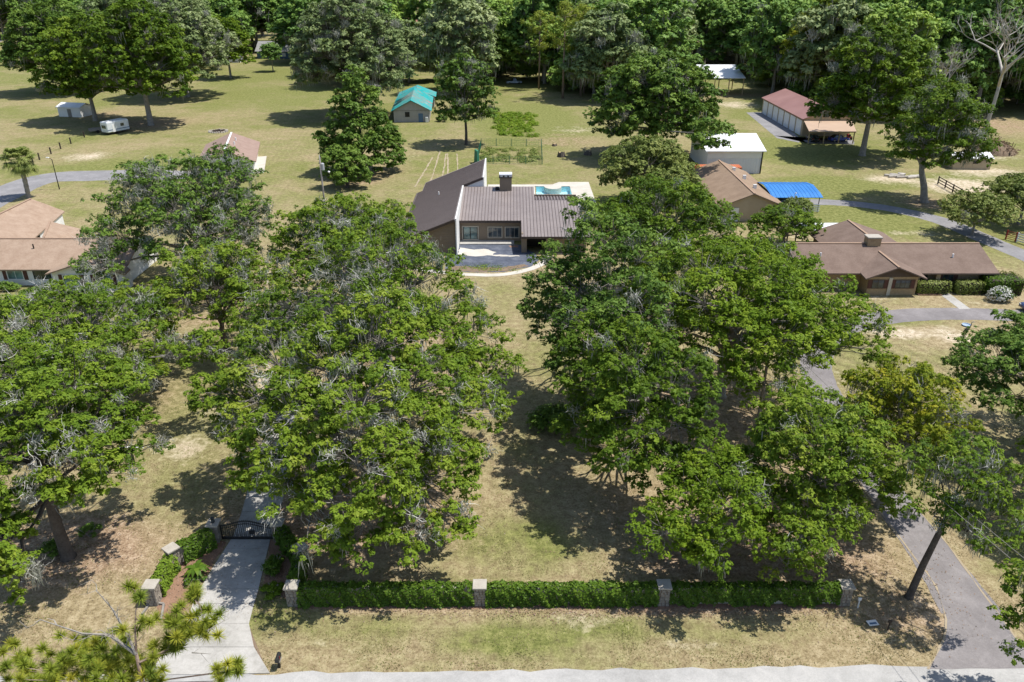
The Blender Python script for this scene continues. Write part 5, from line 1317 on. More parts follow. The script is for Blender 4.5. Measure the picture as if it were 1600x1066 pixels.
def ivy_wall(label, a, b, seed, h=1.36, th=.75, ragged=0.0, tb=0.0, name='ivy_wall', dens=240):
    a, b = Vector((a[0], a[1], 0)), Vector((b[0], b[1], 0))
    L = (b - a).length; rot = math.atan2(b.y - a.y, b.x - a.x)
    root = thing(name, label, 'hedge', a, rot)
    MB().box(0, L, -.12, .12, -.02, h - .15).build('wall', M['concrete_worn'], root)
    r = np.random.RandomState(seed)
    n = int(L * (h * 2 + th * 1.6) * dens)
    u = r.rand(n) * L; w = r.rand(n) * (2 * h + th)
    y = np.where(w < h, -th / 2, np.where(w < h + th, w - h - th / 2, th / 2)); z = np.where(w < h, w, np.where(w < h + th, h, 2 * h + th - w))
    ny = np.where(w < h, -1.0, np.where(w < h + th, 0, 1.0)); nz = np.where((w >= h) & (w < h + th), 1.0, .35)
    lump = .05 * np.sin(u * 1.3 + seed) * np.sin(u * .37 + 2) + .06 * np.sin(u * 2.9 + 2 * z + seed) + .07 * np.sin(u * 5.3 + 3 * z) + .06 * np.sin(u * 11.7 + z * 6)
    dd = lump * .8 + r.normal(0, .045, n)
    y = y + ny * dd; z = z + np.where(nz > .9, dd, 0) + .03 * r.normal(size=n)
    # rounded shoulders
    zz = np.clip((z - (h - .28)) / .28, 0, 1); y = y * (1 - .28 * zz ** 2)
    if ragged:
        cut = ragged * (.5 + .5 * np.sin(u * 1.7 + seed) + .4 * np.sin(u * 4.1))
        k = ~((ny < 0) & (z < cut)); u, y, z, ny, nz, lump = u[k], y[k], z[k], ny[k], nz[k], lump[k]; n = len(u)
    z = np.maximum(z, .03)
    nr = np.stack([r.normal(0, .45, n), ny + r.normal(0, .45, n), nz + .35 + r.normal(0, .35, n)], 1)
    s = .105 * r.uniform(.7, 1.5, n)
    cards('ivy', np.stack([u, y, z], 1), nr, s * 1.3, s, .46 + tb + lump * .6 + r.normal(0, .16, n), M['leaf_ivy'], root)
    return root
ivy_wall('clipped ivy hedge wall section at the left, from the corner pillar', (-12.95, WY), (-2.3, WY), 1)
ivy_wall('clipped ivy hedge wall section in the middle', (-1.6, WY), (8.85, WY), 2)
ivy_wall('shaded ivy hedge wall section at the right, bare masonry at its foot', (9.55, WY), (19.85, WY), 3, ragged=.34, tb=-.05)
ivy_wall('short ivy hedge from the corner pillar back to the turned pillar, right of the drive', (-13.4, 36.1), (-13.6, 38.7), 4, 1.25, .75)
ivy_wall('dark ivy hedge between the turned pillar and the gate, right side', (-14.0, 39.4), (-15.5, 41.2), 5, 1.25, .8, tb=-.1)
ivy_wall('dark ivy hedge between the gate and the turned pillar, left side', (-20.15, 41.0), (-21.6, 39.3), 6, 1.25, 1.0)
ivy_wall('bright lime ivy hedge at the front of the left gate wing', (-21.9, 38.55), (-21.85, 36.1), 7, 1.2, .75, tb=.42)
# iron gate
GX0, GX1, GYY = -19.62, -16.12, 41.4
G_ = thing('iron_gate', 'black iron driveway gate with arched top between stone pillars', 'gate', ((GX0 + GX1) / 2, GYY, 0))
hw = (GX1 - GX0) / 2
arch = lambda x: 1.22 + .38 * math.cos(x / hw * math.pi / 2) ** 2
mb = MB()
xs = np.linspace(-hw, hw, 21)
for x0, x1 in zip(xs[:-1], xs[1:]):
    mb.bar((x0, 0, arch(x0)), (x1, 0, arch(x1)), .05, .06); mb.bar((x0, 0, arch(x0) - .22), (x1, 0, arch(x1) - .22), .035, .04)
mb.box(-hw, hw, -.04, .04, .10, .28); mb.box(-hw, -hw + .07, -.04, .04, .10, 1.25); mb.box(hw - .07, hw, -.04, .04, .10, 1.25)
mb.build('frame', M['black_iron'], G_)
for x in np.linspace(-hw + .16, hw - .16, 24):
    MB().box(x - .014, x + .014, -.014, .014, .28, arch(x) + .10).build('bar', M['black_iron'], G_)
for x in np.linspace(-hw + .23, hw - .23, 12):
    MB().box(x - .01, x + .01, -.012, .012, .28, .70).build('short_bar', M['black_iron'], G_)
MB().box(hw * .1, hw * .1 + .35, -.06, .06, .55, .80).build('lock_box', M['black_iron'], G_)
L_ = thing('gate_lantern', 'small black lantern on the left gate pillar cap', 'lantern', (-20.05, 41.45, 1.48))
MB().box(-.10, .10, -.10, .10, 0, .06).box(-.11, .11, -.11, .11, .30, .36).build('frame', M['black_iron'], L_)
MB().box(-.08, .08, -.08, .08, .06, .30).build('glass', M['glass'], L_)

# bed plants by the gate
def rosette(name, label, base, n, L, seed, h=.5, leafm='leaf_ivy', trunk=0.0):
    r = np.random.RandomState(seed)
    root = thing(name, label, 'plant', (base[0], base[1], 0))
    MB().tube([(0, 0, -.02), (0, 0, .15 + trunk)], [.09, .11], 7).build('stem', M['bark_dark'], root)
    for k in range(n):
        a = 6.283 * k / n + r.uniform(-.2, .2); up = r.uniform(.25, 1.0)
        pts = [Vector((math.cos(a) * L * t, math.sin(a) * L * t, .15 + trunk + up * L * t - .95 * L * t * t)) for t in (0, .33, .66, 1)]
        me = MB()
        side = Vector((-math.sin(a), math.cos(a), 0))
        for p, q, w0, w1 in zip(pts[:-1], pts[1:], (.06, .16, .12), (.16, .12, .02)):
            me.face(p - side * w0, p + side * w0, q + side * w1, q - side * w1)
        o = me.build('frond', M[leafm], root)
        o.data.attributes.new('tint', 'FLOAT', 'POINT').data.foreach_set('value', np.full(len(o.data.vertices), r.uniform(.3, .9), np.float32))
    return root
p = P(309, 899); rosette('sago_palm', 'blue-green sago palm in the mulch bed left of the drive', (p.x, p.y), 16, .85, 1, trunk=.45)
p = P(297, 914); bush('bed_shrub', 'small leafy shrub in the left mulch bed nearest the drive', 'shrub', (p.x, p.y), .42, .4, .6, 101, 'leaf_ivy', .09, 700)
p = P(313, 903); bush('bed_shrub', 'low shrub under the sago palm', 'shrub', (p.x + .1, p.y - .3), .45, .4, .5, 102, 'leaf_dark', .08, 700)
p = P(276, 893); bush('bed_shrub', 'small shrub at the foot of the turned left pillar', 'shrub', (p.x, p.y), .35, .35, .55, 103, 'leaf_dark', .08, 600)
p = P(430, 890); bush('bed_shrub', 'dark shrub right of the drive below the gate', 'shrub', (p.x, p.y), .8, 1.0, .9, 104, 'leaf_ivy', .10, 1400)
p = P(424, 925); bush('bed_shrub', 'bright green weeds at the drive edge by the corner pillar', 'shrub', (p.x, p.y), .8, .8, .5, 105, 'leaf_bright', .10, 1200)
p = P(262, 912); bush('bed_shrub', 'lime shrub beside the lime ivy hedge', 'shrub', (p.x, p.y), .35, .4, .6, 106, 'leaf_bright', .08, 600, tbias=.2)
p = P(868, 668); bush('lawn_shrub', 'dark round shrub in tree shade at the edge of the lawn', 'shrub', (p.x, p.y), 2.4, 1.9, 2.1, 107, 'leaf_dark', .20, 3600)
p = P(140, 838); bush('lawn_shrub', 'sparse shrub right of the left oak trunk', 'shrub', (p.x, p.y), .9, .8, 1.0, 108, 'leaf_dark', .12, 900)
p = P(85, 868); bush('lawn_shrub', 'dark undergrowth left of the left oak trunk', 'shrub', (p.x, p.y), 1.0, .9, 1.2, 109, 'leaf_dark', .12, 1100)
p = P(20, 460); bush('house_shrub', 'round shrubs under the window of the white house', 'shrub', (-61.0, 86.4), 2.2, .9, 1.2, 110, 'leaf_dark', .2, 1500, tbias=.15)
bush('house_shrub', 'low shrub by the porch of the white house', 'shrub', (-56.6, 85.4), 1.8, .9, .9, 111, 'leaf_dark', .2, 1200, tbias=.15)
bush('house_shrub', 'small shrub at the corner of the teal barn', 'shrub', (-17.4, 199), 1.6, 1.6, 2.2, 112, 'leaf_dark', .4, 900)

# clipped hedges of the ranch house
def box_hedge(label, x0, x1, y0, y1, h, seed, top_dry=.0):
    root = thing('clipped_hedge', label, 'hedge', ((x0 + x1) / 2, (y0 + y1) / 2, 0))
    r = np.random.RandomState(seed); sx, sy = x1 - x0, y1 - y0
    MB().box(-sx / 2 + .2, sx / 2 - .2, -sy / 2 + .2, sy / 2 - .2, 0, h - .2).build('inner_twigs', M['wood_dark'], root)
    n = int((sx * sy + 2 * h * (sx + sy)) * 90)
    q = unit(r, n); m = np.max(np.abs(q), 1, keepdims=True); q = q / m
    q = np.sign(q) * np.abs(q) ** .95
    p = q * np.array([sx / 2, sy / 2, h / 2]) + np.array([0, 0, h / 2]) + r.normal(0, .06, (n, 3)); p[:, 2] = np.maximum(p[:, 2], .03)
    # loosen the corners
    rr = np.linalg.norm(q, axis=1, keepdims=True); p[:, :2] *= np.where(rr > 1.45, .93, 1)
    s = .17 * r.uniform(.7, 1.3, n)
    cards('foliage', p, q + r.normal(0, .45, (n, 3)) + np.array([0, 0, .3]), s * 1.3, s * .8, np.where(p[:, 2] > h - .15, .5 + top_dry, .42) + r.normal(0, .15, n), M['leaf_ivy' if not top_dry else 'leaf_olive'], root)
    return root
xh = lambda px, Y: PX(px, Y)
box_hedge('clipped hedge left of the ranch house door', xh(1430, 85.5), xh(1480, 85.5), 84.9, 86.3, 1.5, 1, .1)
box_hedge('clipped hedge right of the ranch house door', xh(1491, 85.5), xh(1532, 85.5), 84.9, 86.3, 1.5, 2, .1)
box_hedge('larger clipped hedge at the right corner of the ranch house', xh(1536, 85.5), xh(1592, 85.5), 84.6, 87.6, 2.0, 3)
p = P(1560, 470)
bb = bush('flowering_bush', 'bush covered in white flowers before the large clipped hedge', 'bush', (p.x, p.y), 1.6, 1.2, 1.9, 120, 'leaf_ivy', .16, 1500)
r = np.random.RandomState(8); n = 520; e = unit(r, n); e[:, 2] = np.abs(e[:, 2])
cards('flowers', e * np.array([1.55, 1.15, 1.45]) * r.uniform(.85, 1.05, (n, 1)) + np.array([0, 0, .35]), e + r.normal(0, .3, (n, 3)), np.full(n, .20), np.full(n, .18), r.rand(n), M['flower'], bb)

# ------------------------------------------------------------------ fences
def rail_fence(name, label, pts, h, rails, post_gap, mat, pw=.12, rw=.14, wire=False, cat='fence'):
    o = Vector((pts[0][0], pts[0][1], 0))
    root = thing(name, label, cat, o)
    line = [Vector((p[0], p[1], 0)) for p in pts]
    posts = []
    for a, b in zip(line[:-1], line[1:]):
        n = max(1, round((b - a).length / post_gap))
        for k in range(n): posts.append(a.lerp(b, k / n))
    posts.append(line[-1])
    for p in posts: MB(o).obox(p, pw, pw, -.05, h + .08, .2).build('post', mat, root)
    for a, b in zip(posts[:-1], posts[1:]):
        for k in range(rails):
            z = h * (k + 1) / rails - .06
            MB(o).bar(a + Vector((0, 0, z)), b + Vector((0, 0, z)), .035 if not wire else .02, rw if not wire else .02).build('wire' if wire else 'rail', mat, root)
    return root
f0, f1 = P(1465, 288), P(1536, 330)
rail_fence('rail_fence', 'dark three-rail wooden fence right of the large oak', [f0, P(1500, 308), f1], 1.35, 3, 2.6, M['wood_dark'], .16, .16)
rail_fence('wire_fence', 'wire fence on dark posts across the left field', [P(52, 256), P(62, 250), P(80, 241), P(95, 233), P(111, 225), P(132, 215)], 1.3, 3, 8, M['wood_dark'], .22, wire=True)
rail_fence('red_gate', 'red tube gate at the right edge by the back drive', [P(1571, 374), P(1586, 378)], 1.3, 5, 3, M['red_paint'], .14, .07, cat='gate')
rail_fence('white_fence', 'short white rail fence next to the red gate', [P(1588, 378.5), P(1612, 386)], 1.3, 4, 2.4, M['white_paint'], .14, .16)
# garden enclosure
gA, gB, gC, gD = P(745, 256), P(847, 257), P(846, 229), P(752, 228)
root = thing('garden_fence', 'green mesh fence around the vegetable garden', 'fence', (gA.x, gA.y, 0)); o = Vector((gA.x, gA.y, 0))
cor = [gA, gB, gC, gD, gA]
for a, b in zip(cor[:-1], cor[1:]):
    n = max(2, int((b - a).length / 3.2))
    for k in range(n): q = a.lerp(b, k / n); MB(o).box(q.x - .06, q.x + .06, q.y - .06, q.y + .06, 0, 1.6).build('post', M['green_net'], root)
    mb = MB(o); L = (b - a).length
    for z in (.08, .45, .85, 1.2, 1.5): mb.bar(a + Vector((0, 0, z)), b + Vector((0, 0, z)), .02, .025)
    for k in range(int(L / .45)): q = a.lerp(b, (k + .5) / int(L / .45)); mb.bar(q, q + Vector((0, 0, 1.5)), .02)
    mb.build('mesh', M['green_net'], root, kind='stuff')
MB(o).obox(gA + Vector((0, .3, 0)), .5, 2.6, 0, 2.6, .3, .7).build('net_roll', M['green_net'], root)
def scatter_plants(name, label, px0, px1, py0, py1, n, leafm, leaf, h, seed, tb=0, clumps=60):
    r = np.random.RandomState(seed)
    c = [P(r.uniform(px0, px1), r.uniform(py0, py1)) for k in range(clumps)]
    C = np.array([(q.x, q.y, 0) for q in c]); i = r.randint(0, clumps, n); e = unit(r, n); e[:, 2] = np.abs(e[:, 2])
    p = C[i] + e * np.array([1.2, 1.2, h]) * r.uniform(.2, 1, (n, 1))
    ob = cards(name, p, e + np.array([0, 0, .5]), leaf * r.uniform(.7, 1.4, n), leaf * .6 * r.uniform(.7, 1.4, n), .5 + tb + r.normal(0, .15, n) + r.normal(0, .12, clumps)[i], M[leafm], None, kind='stuff')
    ob['label'] = label; ob['category'] = 'plants'
    return ob
scatter_plants('vegetable_plants', 'rows of vegetable plants inside the green mesh fence', 754, 842, 232, 254, 5000, 'leaf_olive', .35, .7, 1, .1)
scatter_plants('tall_weeds', 'bright green weeds growing behind the fenced garden', 772, 838, 178, 214, 9000, 'leaf_bright', .5, .9, 2, 0, 90)
scatter_plants('court_weeds', 'sparse green weeds along the edge of the dark court', 722, 812, 414, 423, 700, 'leaf_bright', .16, .25, 3, 0, 24)

# ------------------------------------------------------------------ vehicles
def car(label, loc, rot, paint, L=4.4, W=1.75, hgt=1.42, pickup=False, name='parked_car', cat='car', group=None):
    root = thing(name, label, cat, loc, rot, group)
    def hull(prof, w0, w1, nm, mat):
        mb = MB(); n = len(prof)
        zmin, zmax = min(p[1] for p in prof), max(p[1] for p in prof)
        pts = []
        for s in (-1, 1):
            for x, z in prof:
                k = (z - zmin) / max(zmax - zmin, 1e-3); pts.append((x, s * (w0 + (w1 - w0) * k) / 2, z))
        f = [tuple(range(n - 1, -1, -1)), tuple(range(n, 2 * n))]
        for i in range(n): j = (i + 1) % n; f.append((i, j, j + n, i + n))
        mb.add(pts, f); return mb.build(nm, mat, root, bevel=.06)
    h = L / 2
    hull([(-h, .32), (h, .32), (h, .62), (h * .92, .78), (h * .42, .90), (-h * .86, .94), (-h, .80)], W, W * .96, 'body', paint)
    cab = [(h * .44, .88), (h * .16, hgt), (-h * .45, hgt), (-h * .80, .92)] if not pickup else [(h * .44, .88), (h * .22, hgt + .25), (-h * .12, hgt + .25), (-h * .18, .92)]
    hull(cab, W * .93, W * .74, 'cabin', M['glass'])
    rf_ = [(cab[1][0] - .08, cab[1][1] + .01), (cab[2][0] + .08, cab[2][1] + .01)]
    MB().box(min(rf_[0][0], rf_[1][0]), max(rf_[0][0], rf_[1][0]), -W * .36, W * .36, cab[1][1] - .03, cab[1][1] + .04).build('roof', paint, root, bevel=.03)
    if pickup: MB().box(-h * .94, -h * .22, -W * .38, W * .38, .90, .96).build('bed', M['dark_frame'], root)
    for x in (h * .62, -h * .60):
        for s in (-1, 1):
            y = s * (W / 2 - .10)
            w = MB().tube([(x, y - .11, .33), (x, y + .11, .33)], [.33, .33], 16).build('wheel', M['rubber'], root)
            MB().tube([(x, y + s * .112, .33), (x, y + s * .125, .33)], [.20, .19], 12).build('rim', M['chrome'], w)
    for s in (-1, 1): MB().box(h - .02, h + .03, s * W * .36 - .16, s * W * .36 + .16, .60, .74).build('headlight', M['white_paint'], root)
    for s in (-1, 1): MB().box(-h - .03, -h + .02, s * W * .38 - .12, s * W * .38 + .12, .66, .84).build('tail_light', M['red_paint'], root)
    return root
car('bright blue car parked under the tan carport', (72.6, 174.6, .02), math.radians(8), M['car_blue'])
car('dark car parked under the left bay of the tan carport', (67.0, 175.0, .02), math.radians(90), M['car_dark'])
car('dark car under the bright blue carport', (44.3, 122.2, .02), math.radians(3), M['car_dark'])
p = P(803, 131); car('pale blue pickup parked among trees behind the garden', (p.x, p.y, 0), math.radians(10), M['car_pale'], 5.2, 1.9, 1.5, True, 'pickup_truck', 'pickup')
p = P(1622, 489); car('dark blue car on the asphalt loop at the right edge', (p.x + .6, p.y + .4, .02), math.radians(180), M['car_navy'])
H = thing('red_tractor', 'small red garden tractor at the right end of the tan carport', 'tractor', (75.6, 176.5, 0), math.radians(80))
MB().box(-.9, .1, -.4, .4, .5, .75).box(.05, 1.0, -.3, .3, .45, 1.05).build('body', M['red_paint'], H, bevel=.05)
MB().box(-.7, -.2, -.25, .25, .75, .85).box(-.85, -.7, -.25, .25, .75, 1.3).build('seat', M['dark_frame'], H, bevel=.04)
for x, rad in ((-.55, .42), (.75, .26)):
    for s in (-1, 1): MB().tube([(x, s * .5 - .1, rad), (x, s * .5 + .1, rad)], [rad, rad], 14).build('wheel', M['rubber'], H)
# camper and pale shed in the left field
p = P(182, 208)
H = thing('camper_trailer', 'white camper trailer parked under the tallest oak in the left field', 'trailer', (p.x, p.y, 0), math.radians(62))
MB().box(-2.9, 2.9, -1.2, 1.2, .55, 2.9).build('body', M['trailer_white'], H, bevel=.18)
MB().box(-2.7, 2.7, -1.1, 1.1, 2.88, 2.97).build('roof', M['white_roof'], H, bevel=.05)
for s in (-1, 1):
    MB().box(.6, 1.5, s * 1.21 - .03, s * 1.21 + .03, 1.6, 2.25).build('window', M['glass'], H)
    MB().box(-2.9, 2.9, s * 1.215 - .012, s * 1.215 + .012, 1.05, 1.2).build('stripe', M['blue_door'], H)
    w = MB().tube([(-.3, s * 1.02 - .1, .36), (-.3, s * 1.02 + .1, .36)], [.36, .36], 14).build('wheel', M['rubber'], H)
MB().box(-2.95, -2.88, -.7, .7, 1.5, 2.2).build('rear_window', M['glass'], H)
MB().box(-1.6, -.9, -1.26, -1.2, .6, 2.3).build('door', M['white_paint'], H)
MB().bar((2.9, .5, .55), (4.1, 0, .5), .08).bar((2.9, -.5, .55), (4.1, 0, .5), .08).bar((4.0, 0, .0), (4.0, 0, .6), .07).build('hitch', M['dark_frame'], H)
MB().box(-2.9, 2.9, -1.0, 1.0, .40, .56).build('chassis', M['dark_frame'], H)
p = P(152, 207)
H = thing('utility_trailer', 'low dark trailer left of the white camper', 'trailer', (p.x, p.y, 0), math.radians(40))
MB().box(-1.6, 1.6, -.9, .9, .5, .62).box(-1.6, 1.6, -.9, -.84, .62, 1.0).box(-1.6, 1.6, .84, .9, .62, 1.0).build('bed', M['wood_grey'], H)
for s in (-1, 1): MB().tube([(0, s * 1.0 - .1, .33), (0, s * 1.0 + .1, .33)], [.33, .33], 12).build('wheel', M['rubber'], H)
MB().bar((1.6, 0, .55), (2.8, 0, .5), .08).bar((2.7, 0, 0), (2.7, 0, .55), .06).build('hitch', M['dark_frame'], H)
p = P(110, 183)
H = thing('field_shed', 'pale grey shed half hidden under oaks in the left field', 'shed', (p.x, p.y, 0), math.radians(-12))
gable_walls(MB(), -3.3, 3.3, 0, 4.5, 2.5, 3.2).build('wall', M['white_paint'], H)
gable_roof(MB(), -3.3, 3.3, 0, 4.5, 2.55, 3.3, 'x', .3, .1).build('roof', M['white_roof'], H)
MB().box(-.5, .6, -.06, -.01, 0, 2.0).build('door', M['wood_grey'], H)

# ------------------------------------------------------------------ poles, wires, small things
def upole(label, x, y, h, seed=0):
    H = thing('utility_pole', label, 'pole', (x, y, 0))
    MB().tube([(0, 0, -.1), (0, 0, h)], [.16, .11], 10).build('pole', M['wood_grey'], H, smooth=True)
    MB().lathe((.30, -.05), [(.02, h - 1.85), (.25, h - 1.8), (.25, h - .95), (.18, h - .85)], 12).build('transformer', M['transformer'], H)
    MB().bar((.0, 0, h - 1.4), (.3, 0, h - 1.4), .08).bar((0, 0, h - 2.1), (1.0, -.1, h - 2.0), .06).build('bracket', M['dark_frame'], H)
    MB().tube([(1.0, -.1, h - 2.0), (1.25, -.12, h - 2.12)], [.10, .16], 10).build('lamp_head', M['white_paint'], H)
    MB().tube([(.0, 0, h), (0, 0, h + .25)], [.05, .05], 8).build('insulator', M['white_paint'], H)
    return H
upole('wooden utility pole with grey transformer above the left oaks', PX(503, 108, 8), 108, 11.2)
p = P(93, 296)
H = thing('lamp_post', 'slim dark yard lamp post beside the neighbour drive', 'lamp', (p.x, p.y, 0), math.radians(-8))
MB().tube([(0, 0, 0), (0, 0, 5.2)], [.09, .06], 8).build('pole', M['dark_frame'], H)
MB().tube([(0, 0, 5.2), (-.55, 0, 5.5)], [.05, .04], 6).build('arm', M['dark_frame'], H)
MB().box(-1.0, -.45, -.14, .14, 5.42, 5.56).build('lamp_head', M['white_paint'], H, bevel=.03)
p = P(210, 725)
H = thing('tee_post', 'wooden tee post with a white crossbar on the grass left of the drive', 'post', (p.x, p.y, 0))
MB().box(-.07, .07, -.07, .07, -.05, 1.45).build('post', M['wood_dark'], H)
MB().box(-.95, 1.0, -.07, .07, 1.45, 1.57).build('crossbar', M['white_paint'], H)
# mailbox
p = P(437, 1043)
H = thing('mailbox', 'black mailbox on a post by the concrete drive', 'mailbox', (p.x, p.y, 0))
n = 8
MB().box(-.06, .06, -.06, .06, -.05, .62).build('post', M['dark_frame'], H)
prof = [(.11 * math.cos(math.pi * k / n), 0.80 + .11 * math.sin(math.pi * k / n)) for k in range(n + 1)] + [(-.11, .62), (.11, .62)]
pts = [(x, y, z) for y in (-.27, .27) for x, z in prof]; m_ = len(prof)
MB().add(pts, [tuple(range(m_ - 1, -1, -1)), tuple(range(m_, 2 * m_))] + [(i, (i + 1) % m_, (i + 1) % m_ + m_, i + m_) for i in range(m_)]).build('box', M['black_iron'], H)
MB().box(.112, .125, -.1, -.06, .74, .94).build('flag', M['red_paint'], H)
MB().box(-.14, .14, -.20, .20, .56, .618).build('shelf', M['wood_grey'], H)
# yard sign, small post, statue and dish on the lawn
p = P(1363, 975)
H = thing('yard_sign', 'small white and blue panel lying on the verge at the right', 'sign', (p.x, p.y, 0), .15)
MB().box(-.30, .30, -.20, .20, .06, .10).build('panel', M['white_paint'], H)
MB().box(-.22, .22, -.12, .02, .10, .106).build('print', M['blue_door'], H)
for x in (-.2, .2): MB().box(x - .015, x + .015, -.015, .015, 0, .06).build('leg', M['dark_frame'], H)
for i, (px, py, lb) in enumerate([(1387, 985, 'short dark marker post on the verge near the leaning tree'), (1340, 950, 'pale marker stake beside the right end pillar')]):
    p = P(px, py); H = thing('marker_post', lb, 'post', (p.x, p.y, 0))
    MB().box(-.03, .03, -.03, .03, -.05, .75).build('stake', M['wood_dark' if i == 0 else 'white_paint'], H)
    MB().box(-.10, .10, -.035, .035, .62, .80).build('plate', M['wood_dark' if i == 0 else 'white_paint'], H)
p = P(1508, 526)
H = thing('heron_statue', 'slender grey bird statue on the dry lawn inside the loop drive', 'statue', (p.x, p.y, 0))
MB().tube([(-.35, 0, .55), (0, 0, .85), (.22, 0, 1.05)], [.05, .20, .08], 8).build('body', M['wood_dark'], H, smooth=True)
MB().tube([(.2, 0, 1.05), (.32, 0, 1.35), (.28, 0, 1.6), (.42, 0, 1.68), (.68, 0, 1.66)], [.06, .05, .04, .06, .01], 7).build('neck', M['wood_grey'], H, smooth=True)
for s in (-.07, .07): MB().tube([(0, s, 0), (0, s, .8)], [.02, .02], 5).build('leg', M['wood_dark'], H)
p = P(1510, 509); H = thing('kiddie_pool', 'small pale blue tub on the lawn edge of the loop drive', 'tub', (p.x, p.y, 0))
MB().lathe((0, 0), [(.42, 0), (.48, .14), (.44, .14), (.38, .04)], 18).build('tub', M['car_pale'], H)
# stumps
for i, (px, py, rad, hh, lb) in enumerate([(877, 245, .62, 1.0, 'tall tree stump on the lawn left of its twin'), (919, 242, .7, .9, 'splintered tree stump nearer the round olive tree'), (866, 228, .45, .5, 'small pale stump behind the other two')]):
    p = P(px, py); r = random.Random(i); H = thing('tree_stump', lb, 'stump', (p.x, p.y, 0))
    mb = MB(); n = 11; b = [(rad * r.uniform(.85, 1.25), hh * r.uniform(.7, 1.15)) for k in range(n)]
    lo = [(b[k][0] * 1.25 * math.cos(6.283 * k / n), b[k][0] * 1.25 * math.sin(6.283 * k / n), -.05) for k in range(n)]
    hi = [(b[k][0] * .85 * math.cos(6.283 * k / n), b[k][0] * .85 * math.sin(6.283 * k / n), b[k][1]) for k in range(n)]
    mb.add(lo + hi, [(k, (k + 1) % n, (k + 1) % n + n, k + n) for k in range(n)]).build('bark', M['bark_dark'], H)
    MB().add(hi + [(0, 0, hh * .85)], [(k, (k + 1) % n, n) for k in range(n)]).build('cut_top', M['wood_post'], H)
# fire ring
p = P(341, 206)
H = thing('fire_ring', 'ring of pale stones around charred logs on the left field', 'fire ring', (p.x, p.y, 0)); r = random.Random(5)
for k in range(22):
    a = 6.283 * k / 22; MB().obox((2.0 * math.cos(a), 1.9 * math.sin(a)), r.uniform(.4, .6), r.uniform(.3, .5), -.02, r.uniform(.25, .42), a, .8).build('stone', M['stone_cap'], H, bevel=.04)
for k in range(9):
    a = r.uniform(0, 3.14); c_ = Vector((r.uniform(-.7, .7), r.uniform(-.7, .7), .12 + .1 * (k % 3))); d = Vector((math.cos(a), math.sin(a), .1)) * r.uniform(.5, 1.0)
    MB().tube([c_ - d, c_ + d], [.10, .08], 6).build('log', M['wood_dark'], H)
MB().lathe((0, 0), [(1.7, .0), (1.4, .06), (.3, .10)], 16).build('ash', M['soil'], H)
# brush pile
p = P(1552, 238)
H = thing('brush_pile', 'heap of cut brown branches behind the tan shed', 'brush pile', (p.x, p.y, 0))
r = np.random.RandomState(6); mb = MB()
mb2 = MB()
for k in range(420):
    a, t = r.uniform(0, 6.28), r.uniform(0, 1) ** .6
    c_ = Vector((math.cos(a) * 4.3 * t, math.sin(a) * 3.6 * t, (1 - t ** 1.6) * 2.7 * r.uniform(.5, 1) + .1)); d = Vector((r.normal(), r.normal(), r.normal() * .35)).normalized() * r.uniform(.5, 1.5)
    a_, b_ = c_ - d, c_ + d; a_.z = max(a_.z, .05); b_.z = max(b_.z, .05)
    mb.tube([a_, b_], [r.uniform(.04, .10), .03], 4, cap=False)
mb.build('branches', M['debris'], H, kind='stuff')
mb2.lathe((0, 0), [(4.3, -.02), (3.8, .6), (2.6, 1.5), (.8, 2.2)], 18).build('core', M['soil'], H)
# broken log pile by the large oak
p = P(1413, 276)
H = thing('log_pile', 'pale cut logs on bare sand left of the large oak trunk', 'logs', (p.x, p.y, 0)); r = random.Random(9)
for k in range(9):
    a = r.uniform(-.5, .8); c_ = Vector((r.uniform(-3, 3), r.uniform(-1.5, 1.5), .22)); d = Vector((math.cos(a), math.sin(a), 0)) * r.uniform(.6, 1.4)
    MB().tube([c_ - d, c_ + d], [.24, .2], 8).build('log', M['bark_pale'], H)

# overhead wires, right and left
def wire(label, a, b, sag=.5, rad=.012):
    a, b = Vector(a), Vector(b); pts = [a.lerp(b, t) - Vector((0, 0, sag * 4 * t * (1 - t))) for t in np.linspace(0, 1, 14)]
    o = MB().tube(pts, [rad] * 14, 4).build('overhead_wire', M['wood_grey'])
    return tag(o, label, 'wire')
def wall_pole(label, x, y, h):
    H = thing('service_pole', label, 'pole', (x, y, 0))
    MB().tube([(0, 0, -.1), (0, 0, h)], [.15, .11], 10).build('pole', M['wood_grey'], H)
    MB().box(-.5, .5, -.06, .06, h - .4, h - .28).build('crossarm', M['wood_grey'], H)
    return H
wall_pole('service pole hidden among the trees left of the asphalt drive', 20.6, 55.5, 9.0)
wall_pole('service pole across the road at the bottom right', 27.5, 19.0, 9.4)
wire('thin overhead wire crossing the asphalt drive, upper one', (20.2, 55.5, 8.7), (27.1, 19, 9.1), .8, .014)
wire('thin overhead wire crossing the asphalt drive, lower one', (21.0, 55.5, 8.7), (27.9, 19, 9.1), .9, .014)
# low timber edging by the left gate wing
root = thing('timber_edging', 'weathered timber edging in front of the left gate wing', 'edging', (P(235, 955).x, P(235, 955).y, 0)); o = Vector(root.location)
for a, b in (((222, 960), (236, 941)), ((236, 941), (256, 944)), ((256, 944), (252, 968))):
    MB(o).bar(P(*a, .06), P(*b, .06), .12, .14).build('timber', M['wood_grey'], root)

